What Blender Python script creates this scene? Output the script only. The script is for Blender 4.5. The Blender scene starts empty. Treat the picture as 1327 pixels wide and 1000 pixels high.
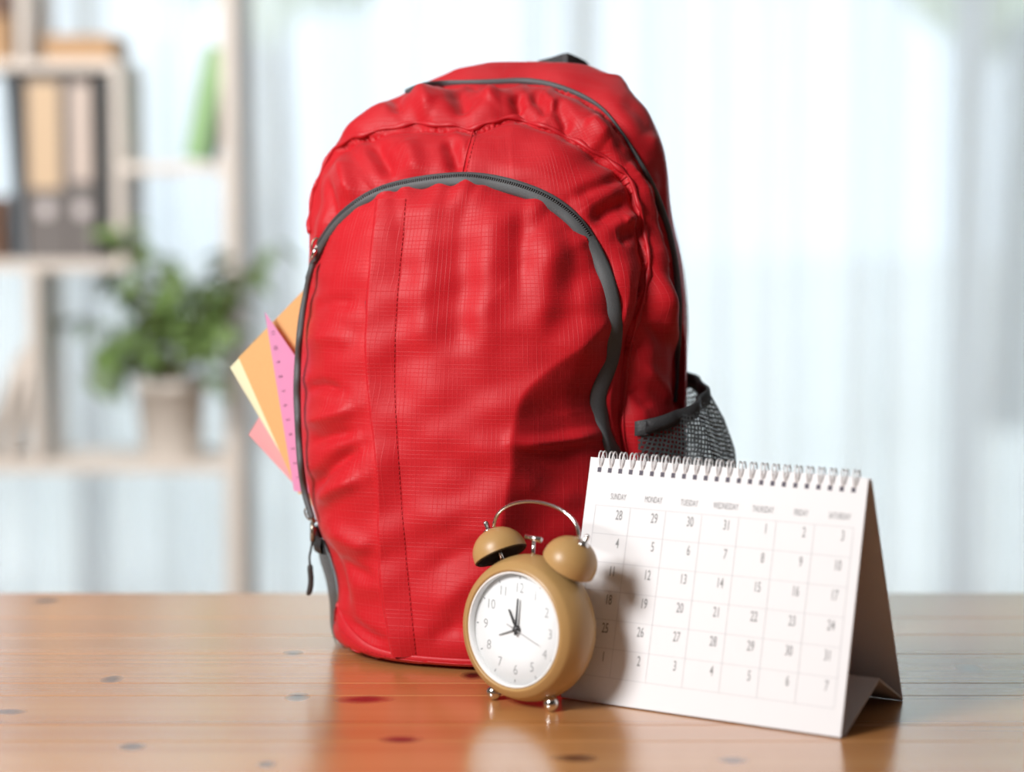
import bpy, bmesh, math, random
import numpy as np
from mathutils import Vector, Matrix
from mathutils.bvhtree import BVHTree

# ------------------------------------------------------------------ camera, world, light
sc = bpy.context.scene
col = sc.collection
T = 0.75                      # table top height
CAMH = 0.363                  # eye above the table top
PITCH = 0.0983
F_PX = 2700.0
cam_d = bpy.data.cameras.new('camera')
cam_d.sensor_width = 36.0
cam_d.lens = F_PX / 1327.0 * 36.0
cam_d.clip_start = 0.05
cam_d.clip_end = 200
cam_d.dof.use_dof = True
cam_d.dof.focus_distance = 1.515
cam_d.dof.aperture_fstop = 2.35
cam = bpy.data.objects.new('camera', cam_d)
cam.location = (0, 0, T + CAMH)
cam.rotation_euler = (math.pi / 2 - PITCH, 0, 0)
col.objects.link(cam)
sc.camera = cam

world = bpy.data.worlds.new('overcast_sky')
sc.world = world
world.use_nodes = True
bg = world.node_tree.nodes['Background']
bg.inputs[0].default_value = (0.79, 0.91, 1.0, 1)
bg.inputs[1].default_value = 2.6

def area_light(name, loc, target, size, power, colr=(1, 1, 1), spread=180):
    d = bpy.data.lights.new(name, 'AREA')
    d.shape = 'RECTANGLE'; d.size, d.size_y = size
    d.energy = power; d.color = colr; d.spread = math.radians(spread)
    o = bpy.data.objects.new(name, d)
    o.location = loc
    o.rotation_euler = (Vector(target) - Vector(loc)).to_track_quat('-Z', 'Y').to_euler()
    col.objects.link(o)
    return o
area_light('key_light', (-1.25, 0.42, 1.85), (0.0, 1.55, 0.92), (0.55, 0.55), 46, (1.0, 0.985, 0.975))
area_light('shelf_fill_light', (-0.9, 1.75, 2.70), (-0.75, 3.6, 0.95), (1.2, 0.6), 52, (1.0, 0.97, 0.93), 105)  # added fill brightening the shelf and plant; no actual ceiling lamp known here

vs = sc.view_settings
vs.view_transform = 'Standard'
vs.look = 'None'
vs.gamma = 1.0
vs.use_curve_mapping = False
vs.exposure = 0.0
sc.cycles.use_denoising = True
sc.cycles.max_bounces = 8
sc.cycles.transparent_max_bounces = 16

# ------------------------------------------------------------------ helpers
rng = np.random.default_rng(7)
random.seed(7)

def mesh_np(name, V, F, smooth=True, uv=None):
    """V (n,3), F (m,4) or (m,3) numpy -> mesh"""
    V = np.asarray(V, dtype=np.float32); F = np.asarray(F, dtype=np.int32)
    k = F.shape[1]
    me = bpy.data.meshes.new(name)
    me.vertices.add(len(V)); me.vertices.foreach_set('co', V.ravel())
    me.loops.add(F.size); me.loops.foreach_set('vertex_index', F.ravel())
    me.polygons.add(len(F))
    me.polygons.foreach_set('loop_start', np.arange(0, F.size, k, dtype=np.int32))
    me.polygons.foreach_set('loop_total', np.full(len(F), k, dtype=np.int32))
    if smooth:
        me.polygons.foreach_set('use_smooth', np.ones(len(F), dtype=bool))
    if uv is not None:
        l = me.uv_layers.new(name='UVMap')
        l.data.foreach_set('uv', np.asarray(uv, dtype=np.float32)[F.ravel()].ravel())
    me.update(calc_edges=True)
    return me

def mesh_py(name, V, F, smooth=True):
    me = bpy.data.meshes.new(name)
    me.from_pydata([tuple(map(float, v)) for v in V], [], F)
    if smooth:
        me.polygons.foreach_set('use_smooth', np.ones(len(me.polygons), dtype=bool))
    me.update()
    return me

def ob(name, me, material=None, parent=None):
    o = bpy.data.objects.new(name, me)
    col.objects.link(o)
    if material is not None:
        if len(me.materials) == 0:
            me.materials.append(material)
    if parent is not None:
        o.parent = parent
    return o

def thing(name, label, cat, loc=(0, 0, 0), rz=0.0, group=None):
    o = bpy.data.objects.new(name, None)
    o.empty_display_size = 0.05
    o.location = loc; o.rotation_euler = (0, 0, rz)
    col.objects.link(o)
    tag(o, label, cat, group)
    return o

def tag(o, label, cat, group=None):
    o['label'] = label; o['category'] = cat
    if group: o['group'] = group
    return o

def struct(o, label=None):
    o['kind'] = 'structure'
    if label: o['label'] = label
    return o

class MB:
    """collects pieces into one mesh"""
    def __init__(s): s.V = []; s.F = []
    def add(s, V, F):
        n = len(s.V)
        s.V += [tuple(map(float, v)) for v in V]
        s.F += [tuple(int(i) + n for i in f) for f in F]
        return s
    def build(s, name, m, parent=None, smooth=True):
        return ob(name, mesh_py(name, s.V, s.F, smooth), m, parent)

def box_vf(x0, x1, y0, y1, z0, z1, bev=0.0, seg=2):
    bm = bmesh.new()
    bmesh.ops.create_cube(bm, size=1)
    for v in bm.verts:
        v.co = Vector(((x0 + x1) / 2 + v.co.x * (x1 - x0), (y0 + y1) / 2 + v.co.y * (y1 - y0), (z0 + z1) / 2 + v.co.z * (z1 - z0)))
    if bev > 0:
        bmesh.ops.bevel(bm, geom=bm.edges[:], offset=bev, segments=seg, affect='EDGES', profile=0.6)
    bm.verts.index_update()
    V = [v.co.copy() for v in bm.verts]; F = [[v.index for v in f.verts] for f in bm.faces]
    bm.free()
    return V, F

def box(name, b, m, parent=None, bev=0.002, seg=2, smooth=False):
    V, F = box_vf(*b, bev=bev, seg=seg)
    return ob(name, mesh_py(name, V, F, smooth), m, parent)

def tube_vf(pts, rad, seg=8, closed=False, cap=True):
    P = [Vector(p) for p in pts]; n = len(P)
    rads = rad if hasattr(rad, '__len__') else [rad] * n
    V = []; F = []
    tang = []
    for i in range(n):
        a = P[(i - 1) % n] if (closed or i > 0) else P[i]
        b = P[(i + 1) % n] if (closed or i < n - 1) else P[i]
        tang.append((b - a).normalized())
    up = Vector((0, 0, 1)) if abs(tang[0].z) < 0.9 else Vector((1, 0, 0))
    nrm = (up - tang[0] * up.dot(tang[0])).normalized()
    for i in range(n):
        nrm = (nrm - tang[i] * nrm.dot(tang[i])).normalized()
        bi = tang[i].cross(nrm)
        for k in range(seg):
            a = 2 * math.pi * k / seg
            V.append(P[i] + (nrm * math.cos(a) + bi * math.sin(a)) * rads[i])
    m = n if closed else n - 1
    for i in range(m):
        for k in range(seg):
            j = (i + 1) % n
            F.append([i * seg + k, i * seg + (k + 1) % seg, j * seg + (k + 1) % seg, j * seg + k])
    if not closed and cap:
        F.append(list(range(seg))[::-1]); F.append([(n - 1) * seg + k for k in range(seg)])
    return V, F

def lathe_vf(prof, seg=48, axis='Z'):
    """prof: list of (r, h). axis Z: h along z; axis Y: h along y"""
    V = []; F = []
    n = len(prof)
    for (r, h) in prof:
        for k in range(seg):
            a = 2 * math.pi * k / seg
            if axis == 'Z': V.append((r * math.cos(a), r * math.sin(a), h))
            else: V.append((r * math.cos(a), h, r * math.sin(a)))
    for i in range(n - 1):
        for k in range(seg):
            q = [i * seg + k, i * seg + (k + 1) % seg, (i + 1) * seg + (k + 1) % seg, (i + 1) * seg + k]
            F.append(q if axis == 'Z' else q[::-1])
    return V, F

def catmull(pts, step):
    P = np.asarray(pts, float)
    if len(P) < 3:
        Q = P
    E = np.vstack([2 * P[0] - P[1], P, 2 * P[-1] - P[-2]])
    out = []
    for i in range(1, len(E) - 2):
        p0, p1, p2, p3 = E[i - 1], E[i], E[i + 1], E[i + 2]
        n = max(2, int(np.linalg.norm(p2 - p1) / step))
        for k in range(n):
            t = k / n
            out.append(0.5 * ((2 * p1) + (-p0 + p2) * t + (2 * p0 - 5 * p1 + 4 * p2 - p3) * t * t + (-p0 + 3 * p1 - 3 * p2 + p3) * t ** 3))
    out.append(P[-1])
    return np.array(out)

def resample(P, n):
    P = np.asarray(P, float)
    s = np.concatenate([[0], np.cumsum(np.linalg.norm(np.diff(P, axis=0), axis=1))])
    q = np.linspace(0, s[-1], n)
    return np.stack([np.interp(q, s, P[:, k]) for k in range(P.shape[1])], 1)

# world point on the vertical plane y = Y seen at pixel (px, py) of the 1327x1000 frame
def at(px, py, Y):
    c, s = math.cos(PITCH), math.sin(PITCH)
    u = (500 - py) / F_PX
    d = Vector(((px - 663.5) / F_PX, c + u * s, -s + u * c))
    t = Y / d.y
    return Vector((d.x * t, Y, T + CAMH + d.z * t))
def on_table(px, py):
    c, s = math.cos(PITCH), math.sin(PITCH)
    u = (500 - py) / F_PX
    d = Vector(((px - 663.5) / F_PX, c + u * s, -s + u * c))
    t = -CAMH / d.z
    return Vector((d.x * t, d.y * t, T))

# ------------------------------------------------------------------ materials
class NT:
    def __init__(s, name):
        s.m = bpy.data.materials.new(name); s.m.use_nodes = True
        s.nt = s.m.node_tree
        s.b = s.nt.nodes['Principled BSDF']; s.out = s.nt.nodes['Material Output']
    def n(s, t, **kw):
        x = s.nt.nodes.new(t)
        for k, v in kw.items():
            setattr(x, k, v)
        return x
    def l(s, a, b): s.nt.links.new(a, b)
    def val(s, sock, v):
        if hasattr(v, 'is_output'): s.l(v, sock)
        else: sock.default_value = v
    def math(s, op, a, b=None, c=None, clamp=False):
        x = s.n('ShaderNodeMath', operation=op); x.use_clamp = clamp
        s.val(x.inputs[0], a)
        if b is not None: s.val(x.inputs[1], b)
        if c is not None: s.val(x.inputs[2], c)
        return x.outputs[0]
    def mixc(s, f, a, b):
        x = s.n('ShaderNodeMix', data_type='RGBA')
        s.val(x.inputs[0], f)
        for i, v in ((6, a), (7, b)):
            if hasattr(v, 'is_output'): s.l(v, x.inputs[i])
            else: x.inputs[i].default_value = (*v[:3], 1)
        return x.outputs[2]
    def noise(s, vec, scale, detail=2, rough=0.5):
        x = s.n('ShaderNodeTexNoise')
        x.inputs['Scale'].default_value = scale; x.inputs['Detail'].default_value = detail; x.inputs['Roughness'].default_value = rough
        if vec is not None: s.l(vec, x.inputs['Vector'])
        return x.outputs['Fac']
    def mapping(s, vec, scale=(1, 1, 1), loc=(0, 0, 0), rot=(0, 0, 0)):
        x = s.n('ShaderNodeMapping')
        x.inputs['Scale'].default_value = scale; x.inputs['Location'].default_value = loc; x.inputs['Rotation'].default_value = rot
        s.l(vec, x.inputs['Vector'])
        return x.outputs[0]
    def bump(s, h, strength, dist=0.001):
        x = s.n('ShaderNodeBump')
        x.inputs['Strength'].default_value = strength; x.inputs['Distance'].default_value = dist
        s.l(h, x.inputs['Height']); s.l(x.outputs[0], s.b.inputs['Normal'])
        return x

def pm(name, colr, rough=0.5, metal=0.0, spec=0.5, var=0.06, nscale=60.0, bump=0.0, bscale=400.0, coat=0.0, trans=0.0):
    t = NT(name)
    tc = t.n('ShaderNodeTexCoord').outputs['Object']
    nz = t.noise(tc, nscale, 3)
    lo = tuple(c * (1 - var) for c in colr); hi = tuple(min(1, c * (1 + var)) for c in colr)
    t.l(t.mixc(nz, lo, hi), t.b.inputs['Base Color'])
    t.b.inputs['Roughness'].default_value = rough
    t.b.inputs['Metallic'].default_value = metal
    t.b.inputs['Specular IOR Level'].default_value = spec
    t.b.inputs['Coat Weight'].default_value = coat
    if bump > 0:
        t.bump(t.noise(tc, bscale, 2), bump, 0.0005)
    return t.m

def fabric(name, base, line, uvs=1.0):
    t = NT(name)
    uv = t.n('ShaderNodeUVMap').outputs[0]
    sep = t.n('ShaderNodeSeparateXYZ'); t.l(uv, sep.inputs[0])
    wob = t.noise(t.mapping(uv, (25, 25, 25)), 1.0, 1)
    masks = []
    for i, per in ((0, 0.0030), (1, 0.0030)):
        x = t.math('MULTIPLY_ADD', wob, 0.0012, sep.outputs[i])
        x = t.math('DIVIDE', x, per)
        fr = t.math('PINGPONG', x, 0.5)
        m = t.math('SUBTRACT', 1.0, t.math('DIVIDE', fr, 0.10), clamp=True)
        # threads come and go along their length
        v = t.mapping(uv, (9, 240, 1) if i == 1 else (240, 9, 1))
        nz = t.noise(v, 1.0, 2)
        nz = t.math('MULTIPLY', t.math('SUBTRACT', nz, 0.32, clamp=True), 3.0, clamp=True)
        masks.append(t.math('MULTIPLY', m, nz))
    ln = t.math('MAXIMUM', masks[0], t.math('MULTIPLY', masks[1], 1.0))
    big = t.noise(t.mapping(uv, (14, 14, 1)), 1.0, 2)
    c = t.mixc(big, tuple(x * 0.93 for x in base), tuple(x * 1.05 for x in base))
    c = t.mixc(t.math('MULTIPLY', ln, 0.26), c, line)
    t.l(c, t.b.inputs['Base Color'])
    t.b.inputs['Roughness'].default_value = 0.52
    t.b.inputs['Specular IOR Level'].default_value = 0.30
    t.b.inputs['Sheen Weight'].default_value = 0.12
    t.b.inputs['Sheen Roughness'].default_value = 0.4
    cloth = t.noise(t.mapping(uv, (38, 20, 1)), 1.0, 4, 0.6)
    weave = t.noise(t.mapping(uv, (1500, 1500, 1)), 1.0, 1)
    h = t.math('ADD', t.math('MULTIPLY', cloth, 0.7), t.math('ADD', t.math('MULTIPLY', ln, 0.35), t.math('MULTIPLY', weave, 0.12)))
    t.bump(h, 0.55, 0.0009)
    return t.m

def wood_table():
    t = NT('pine_table_wood')
    tc = t.n('ShaderNodeTexCoord').outputs['Object']
    rnd = t.n('ShaderNodeObjectInfo').outputs['Random']
    off = t.n('ShaderNodeCombineXYZ'); t.l(t.math('MULTIPLY', rnd, 13.0), off.inputs[0]); t.l(t.math('MULTIPLY', rnd, 7.0), off.inputs[1])
    va = t.n('ShaderNodeVectorMath', operation='ADD'); t.l(tc, va.inputs[0]); t.l(off.outputs[0], va.inputs[1])
    g1 = t.noise(t.mapping(va.outputs[0], (0.45, 40, 40)), 1.0, 4, 0.6)
    g2 = t.noise(t.mapping(va.outputs[0], (0.9, 200, 200)), 1.0, 3, 0.6)
    g3 = t.noise(t.mapping(va.outputs[0], (0.5, 14, 14)), 1.0, 2)
    g = t.math('ADD', t.math('MULTIPLY', g1, 0.42), t.math('ADD', t.math('MULTIPLY', g2, 0.07), t.math('MULTIPLY', g3, 0.51)))
    r = t.n('ShaderNodeValToRGB')
    r.color_ramp.elements[0].position = 0.30; r.color_ramp.elements[0].color = (0.44, 0.170, 0.048, 1)
    r.color_ramp.elements[1].position = 0.70; r.color_ramp.elements[1].color = (0.64, 0.325, 0.125, 1)
    t.l(g, r.inputs[0])
    c = t.mixc(t.math('MULTIPLY', rnd, 0.40), r.outputs[0], (0.50, 0.205, 0.060))
    sep = t.n('ShaderNodeSeparateXYZ'); t.l(tc, sep.inputs[0])
    wob = t.noise(t.mapping(tc, (60, 60, 1)), 1.0, 2)
    knots = [(60, 778, 20, 5), (145, 880, 15, 5), (385, 903, 16, 6), (172, 967, 20, 6), (345, 990, 14, 5), (472, 906, 42, 6), (520, 958, 34, 5),
             (745, 982, 34, 6), (612, 875, 18, 6), (1255, 866, 18, 6), (12, 922, 24, 4), (560, 845, 12, 4), (380, 846, 14, 4), (950, 985, 22, 5)]
    total = None
    for (px, py, wx, wy) in knots:
        p = on_table(px, py); e = on_table(px + wx, py); f = on_table(px, py + wy)
        rx = abs(e.x - p.x); ry = abs(f.y - p.y)
        dx = t.math('DIVIDE', t.math('SUBTRACT', sep.outputs[0], p.x), rx)
        dy = t.math('DIVIDE', t.math('SUBTRACT', sep.outputs[1], p.y), ry)
        d = t.math('SQRT', t.math('ADD', t.math('MULTIPLY', dx, dx), t.math('MULTIPLY', dy, dy)))
        d = t.math('MULTIPLY_ADD', wob, 0.5, d)
        k = t.math('MULTIPLY', t.math('SUBTRACT', 1.28, d, clamp=True), 1.5, clamp=True)
        total = k if total is None else t.math('MAXIMUM', total, k)
    k2 = t.math('MULTIPLY', total, 1.0, clamp=True)
    c = t.mixc(k2, c, (0.07, 0.014, 0.010))
    t.l(c, t.b.inputs['Base Color'])
    t.b.inputs['Roughness'].default_value = 0.26
    t.b.inputs['Specular IOR Level'].default_value = 0.5
    t.b.inputs['Coat Weight'].default_value = 1.0; t.b.inputs['Coat Roughness'].default_value = 0.20
    t.bump(g2, 0.05, 0.0005)
    return t.m

def mesh_fabric():
    """black pocket netting with real see-through holes"""
    t = NT('pocket_netting')
    uv = t.n('ShaderNodeUVMap').outputs[0]
    v = t.n('ShaderNodeTexVoronoi'); v.feature = 'DISTANCE_TO_EDGE'; v.inputs['Scale'].default_value = 1.0; v.inputs['Randomness'].default_value = 0.25
    t.l(t.mapping(uv, (420, 300, 1), rot=(0, 0, 0.35)), v.inputs['Vector'])
    hole = t.math('GREATER_THAN', v.outputs['Distance'], 0.20)
    nz = t.noise(t.mapping(uv, (300, 300, 1)), 1.0, 2)
    t.l(t.mixc(nz, (0.022, 0.025, 0.027), (0.085, 0.092, 0.096)), t.b.inputs['Base Color'])
    t.b.inputs['Roughness'].default_value = 0.5
    tr = t.n('ShaderNodeBsdfTransparent'); mx = t.n('ShaderNodeMixShader')
    t.l(t.math('MULTIPLY', hole, 0.80), mx.inputs[0]); t.l(t.b.outputs[0], mx.inputs[1]); t.l(tr.outputs[0], mx.inputs[2])
    t.l(mx.outputs[0], t.out.inputs[0])
    return t.m

def curtain_mat():
    t = NT('sheer_curtain_cloth')
    tc = t.n('ShaderNodeTexCoord').outputs['Object']
    nz = t.noise(t.mapping(tc, (7, 7, 0.25)), 1.0, 2)
    nt = t.nt
    tl = t.n('ShaderNodeBsdfTranslucent'); tl.inputs[0].default_value = (0.90, 0.94, 0.97, 1)
    df = t.n('ShaderNodeBsdfDiffuse'); df.inputs[0].default_value = (0.88, 0.90, 0.92, 1)
    tr = t.n('ShaderNodeBsdfTransparent')
    m1 = t.n('ShaderNodeMixShader'); m1.inputs[0].default_value = 0.25
    t.l(tl.outputs[0], m1.inputs[1]); t.l(df.outputs[0], m1.inputs[2])
    m2 = t.n('ShaderNodeMixShader')
    t.l(t.math('MULTIPLY_ADD', nz, 0.22, 0.12), m2.inputs[0]); t.l(m1.outputs[0], m2.inputs[1]); t.l(tr.outputs[0], m2.inputs[2])
    t.l(m2.outputs[0], t.out.inputs[0])
    return t.m

def pane_mat():
    t = NT('window_glass')
    tr = t.n('ShaderNodeBsdfTransparent'); tr.inputs[0].default_value = (0.975, 0.98, 0.99, 1)
    gl = t.n('ShaderNodeBsdfGlossy'); gl.inputs['Roughness'].default_value = 0.03
    fr = t.n('ShaderNodeFresnel'); fr.inputs[0].default_value = 1.45
    mx = t.n('ShaderNodeMixShader')
    t.l(fr.outputs[0], mx.inputs[0]); t.l(tr.outputs[0], mx.inputs[1]); t.l(gl.outputs[0], mx.inputs[2]); t.l(mx.outputs[0], t.out.inputs[0])
    return t.m

M = {}
M['red'] = fabric('red_ripstop_nylon', (0.55, 0.0075, 0.0155), (0.80, 0.070, 0.082))
M['red_plain'] = pm('red_binding', (0.54, 0.008, 0.017), 0.5, var=0.08, nscale=200, bump=0.2, bscale=1500)
M['red_thread'] = pm('red_thread', (0.46, 0.007, 0.014), 0.6)
M['tape'] = pm('grey_zip_tape', (0.085, 0.09, 0.095), 0.55, var=0.18, nscale=900, bump=0.35, bscale=1600)
M['teeth'] = pm('zip_teeth', (0.045, 0.048, 0.052), 0.4)
M['web'] = pm('black_webbing', (0.04, 0.041, 0.043), 0.6, var=0.5, nscale=700, bump=0.8, bscale=900)
M['elastic'] = pm('black_elastic', (0.028, 0.028, 0.03), 0.55, var=0.3, nscale=300, bump=0.5, bscale=600)
M['strap'] = pm('black_strap', (0.02, 0.02, 0.022), 0.6, var=0.2, nscale=200)
M['net'] = mesh_fabric()
M['steel'] = pm('polished_steel', (0.72, 0.70, 0.68), 0.16, metal=1.0, var=0.03)
M['brass'] = pm('aged_metal', (0.30, 0.25, 0.20), 0.3, metal=1.0, var=0.1)
M['cord'] = pm('dark_cord', (0.035, 0.03, 0.028), 0.5, var=0.2, nscale=800)
M['table'] = wood_table()
M['leg'] = pm('pine_leg', (0.55, 0.25, 0.09), 0.35, var=0.12, nscale=20)
M['paper'] = pm('white_paper', (0.83, 0.83, 0.845), 0.55, var=0.01, spec=0.3)
M['card'] = pm('white_card', (0.76, 0.74, 0.74), 0.6, var=0.015, spec=0.3)
M['ink'] = pm('grey_ink', (0.25, 0.25, 0.255), 0.5, var=0.05)
M['inkline'] = pm('pale_grey_ink', (0.60, 0.60, 0.62), 0.5, var=0.02)
M['hole'] = pm('punched_hole_dark', (0.10, 0.09, 0.12), 0.7)
M['wire'] = pm('white_wire', (0.90, 0.90, 0.91), 0.3, var=0.02)
M['mustard'] = pm('mustard_paint', (0.47, 0.28, 0.105), 0.38, var=0.02, nscale=20)
M['dark_in'] = pm('dark_bell_inside', (0.06, 0.04, 0.025), 0.6)
M['dial'] = pm('white_dial', (0.84, 0.84, 0.83), 0.45, var=0.01)
M['dial_ink'] = pm('grey_dial_ink', (0.30, 0.30, 0.30), 0.5)
M['hand'] = pm('dark_clock_hand', (0.03, 0.032, 0.035), 0.35)
M['hand_pale'] = pm('silver_clock_hand', (0.40, 0.40, 0.40), 0.4)
M['glass'] = pane_mat(); M['glass'].name = 'clear_glass'
M['orange'] = pm('kraft_orange_cover', (0.86, 0.53, 0.22), 0.6, var=0.07, nscale=500)
M['yellow'] = pm('pale_yellow_paper', (0.90, 0.92, 0.64), 0.6, var=0.02)
M['pinkpaper'] = pm('salmon_pink_paper', (0.90, 0.42, 0.45), 0.6, var=0.02)
M['pinkplastic'] = pm('pink_plastic', (0.86, 0.38, 0.64), 0.3, var=0.02)
M['mark'] = pm('purple_mark', (0.10, 0.012, 0.05), 0.5)
M['birch'] = pm('pale_birch', (0.60, 0.54, 0.49), 0.5, var=0.08, nscale=14)
M['binder'] = pm('grey_binder_card', (0.125, 0.112, 0.108), 0.55, var=0.06)
M['binder_blue'] = pm('slate_binder_card', (0.11, 0.13, 0.15), 0.55, var=0.06)
M['label_tan'] = pm('tan_label', (0.52, 0.38, 0.25), 0.6, var=0.04)
M['label_grey'] = pm('beige_grey_label', (0.52, 0.43, 0.38), 0.6, var=0.04)
M['ring'] = pm('pale_ring', (0.55, 0.50, 0.50), 0.4)
M['carton'] = pm('brown_cardboard', (0.42, 0.26, 0.14), 0.7, var=0.08, nscale=30)
M['darkwood'] = pm('dark_brown_wood', (0.12, 0.06, 0.035), 0.5, var=0.15, nscale=20)
M['green'] = pm('green_cover', (0.22, 0.38, 0.17), 0.5, var=0.05)
M['green_dark'] = pm('dark_green_cover', (0.11, 0.24, 0.12), 0.5, var=0.05)
M['pages'] = pm('book_pages', (0.75, 0.74, 0.68), 0.7, var=0.05, nscale=300)
M['pot'] = pm('stone_grey_pot', (0.64, 0.59, 0.54), 0.6, var=0.04, nscale=25)
M['soil'] = pm('soil', (0.05, 0.035, 0.025), 0.9, var=0.4, nscale=120)
M['leaf'] = pm('ficus_leaf', (0.15, 0.24, 0.07), 0.4, var=0.5, nscale=9)
M['stem'] = pm('plant_stem', (0.16, 0.11, 0.06), 0.7, var=0.2)
M['wall'] = pm('painted_wall', (0.36, 0.34, 0.33), 0.8, var=0.02, nscale=4)
M['floor'] = pm('oak_floor', (0.36, 0.26, 0.18), 0.5, var=0.2, nscale=5)
M['ceil'] = pm('ceiling_paint', (0.50, 0.50, 0.50), 0.9, var=0.01)
M['frame'] = pm('window_frame_paint', (0.80, 0.77, 0.72), 0.5, var=0.02)
M['curtain'] = curtain_mat()
M['pane'] = pane_mat()
M['lawn'] = pm('pale_paving', (0.76, 0.73, 0.66), 0.9, var=0.3, nscale=2)
M['tree'] = pm('outdoor_foliage', (0.52, 0.58, 0.30), 0.7, var=0.4, nscale=3)
M['bark'] = pm('outdoor_bark', (0.14, 0.10, 0.07), 0.9, var=0.3)
M['house'] = pm('outdoor_render', (0.70, 0.62, 0.55), 0.8, var=0.04, nscale=1)
M['roof'] = pm('outdoor_roof_tiles', (0.62, 0.20, 0.10), 0.8, var=0.15, nscale=6)

# ------------------------------------------------------------------ the room
RX, RY0, RY1, RZ = 2.6, -2.2, 4.45, 2.75
struct(box('floor', (-RX, RX, RY0, RY1, -0.1, 0.0), M['floor'], bev=0))
struct(box('ceiling', (-RX, RX, RY0, RY1, RZ, RZ + 0.1), M['ceil'], bev=0))
struct(box('wall_left', (-RX - 0.1, -RX, RY0, RY1, 0, RZ), M['wall'], bev=0))
struct(box('wall_right', (RX, RX + 0.1, RY0, RY1, 0, RZ), M['wall'], bev=0))
struct(box('wall_front', (-RX, RX, RY0 - 0.1, RY0, 0, RZ), M['wall'], bev=0))
WX, WZ0, WZ1 = 2.3, 0.08, 2.5
mb = MB()
mb.add(*box_vf(-RX, -WX, RY1, RY1 + 0.2, 0, RZ)); mb.add(*box_vf(WX, RX, RY1, RY1 + 0.2, 0, RZ))
mb.add(*box_vf(-WX, WX, RY1, RY1 + 0.2, 0, WZ0)); mb.add(*box_vf(-WX, WX, RY1, RY1 + 0.2, WZ1, RZ))
struct(mb.build('wall_back', M['wall'], smooth=False))
win = bpy.data.objects.new('window_1', None); col.objects.link(win); win.location = (0, RY1 + 0.1, WZ0); struct(win)
mull = [-WX + 0.03, -0.92, 0.15, at(1258, 100, RY1 + 0.1).x, WX - 0.03]
for x in mull:
    box('mullion', (x - 0.03, x + 0.03, -0.03, 0.03, 0, WZ1 - WZ0), M['frame'], win, bev=0.004)
for z in (0.03, WZ1 - WZ0 - 0.03):
    box('rail', (-WX, WX, -0.028, 0.028, z - 0.03, z + 0.03), M['frame'], win, bev=0.004)
for a, b in zip(mull[:-1], mull[1:]):
    box('pane', (a + 0.03, b - 0.03, -0.004, 0.004, 0.06, WZ1 - WZ0 - 0.06), M['pane'], win, bev=0)

def curtain(x0, x1, label, seed):
    r = np.random.default_rng(seed)
    n = int((x1 - x0) / 0.006); m = 10
    u = np.linspace(0, 1, n); X = x0 + (x1 - x0) * u
    ph = np.cumsum(0.6 + 0.8 * np.interp(u, np.linspace(0, 1, 30), r.random(30))) * 0.006 / 0.021
    amp = 0.022 + 0.03 * np.interp(u, np.linspace(0, 1, 24), r.random(24))
    V = []; F = []
    for j in range(m):
        v = j / (m - 1); z = 0.02 + 2.6 * v
        Y = 4.22 + amp * (1.15 - 0.45 * v) * np.sin(ph + 0.25 * np.sin(v * 2.4 + seed)) + 0.012 * np.sin(ph * 2.3 + v)
        V.append(np.stack([X + 0.01 * np.sin(ph * 0.5 + v * 1.5), Y, np.full(n, z)], 1))
    V = np.concatenate(V)
    i = np.arange((m - 1) * (n - 1)); a = i // (n - 1); b = i % (n - 1); q = a * n + b
    F = np.stack([q, q + 1, q + 1 + n, q + n], 1)
    return tag(ob('sheer_curtain', mesh_np('sheer_curtain', V, F), M['curtain']), label, 'curtain', 'sheer window curtains')
curtain(-2.35, 0.05, 'white sheer curtain hanging behind the bookshelf and plant', 3)
curtain(0.02, 2.35, 'white sheer curtain filling the background right of the backpack', 5)

# ------------------------------------------------------------------ table
def plank_mesh(x0, x1, y0, y1):
    V, F = box_vf(x0, x1, y0, y1, T - 0.028, T, bev=0.0006, seg=1)
    return mesh_py('plank', V, F, False)
table = thing('dining_table', 'orange-brown varnished pine plank table under backpack, clock and calendar', 'table')
edges = [0.93, 1.02, 1.11, 1.19] + [on_table(600, y).y for y in (1004, 960, 939, 901, 885, 847, 822, 800, 768)]
for a, b in zip(edges[:-1], edges[1:]):
    ob('plank', plank_mesh(-0.95, 0.95, a + 0.0002, b - 0.0002), M['table'], table)
for sx in (-0.87, 0.87):
    for sy in (1.01, 1.76):
        box('leg', (sx - 0.035, sx + 0.035, sy - 0.035, sy + 0.035, 0, T - 0.029), M['leg'], table, bev=0.004)
for sy in (1.01, 1.76):
    box('apron', (-0.83, 0.83, sy - 0.012, sy + 0.012, T - 0.12, T - 0.029), M['leg'], table, bev=0.002)
for sx in (-0.87, 0.87):
    box('apron', (sx - 0.012, sx + 0.012, 1.05, 1.72, T - 0.12, T - 0.029), M['leg'], table, bev=0.002)
# ------------------------------------------------------------------ backpack
BAG_YAW = math.radians(11); BAG_O = np.array([-0.008, 1.640])
bag = thing('backpack', 'red ripstop backpack with grey zips standing in the middle of the table', 'backpack', (BAG_O[0], BAG_O[1], T), -BAG_YAW)
ZK = np.array([0, .02, .05, .10, .15, .20, .25, .30, .33, .36, .385, .405, .42, .432, .443, .450, .455])
BF = np.array([.122, .123, .122, .122, .121, .118, .113, .106, .100, .090, .074, .056, .040, .020, .000, -.014, -.026])
BB = np.array([.070, .074, .076, .078, .078, .078, .078, .078, .078, .077, .076, .073, .070, .064, .056, .046, .030])
AL = np.array([0.1277, 0.1243, 0.1222, 0.1431, 0.1555, 0.1565, 0.1558, 0.1481, 0.1507, 0.1486, 0.137, 0.1247, 0.1028, 0.0823, 0.0618, 0.0449, 0.0145])
AR = np.array([0.125, 0.1426, 0.1429, 0.145, 0.1466, 0.1467, 0.1467, 0.143, 0.1336, 0.1297, 0.1277, 0.1181, 0.1093, 0.0959, 0.0896, 0.0671, 0.0181])
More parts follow.
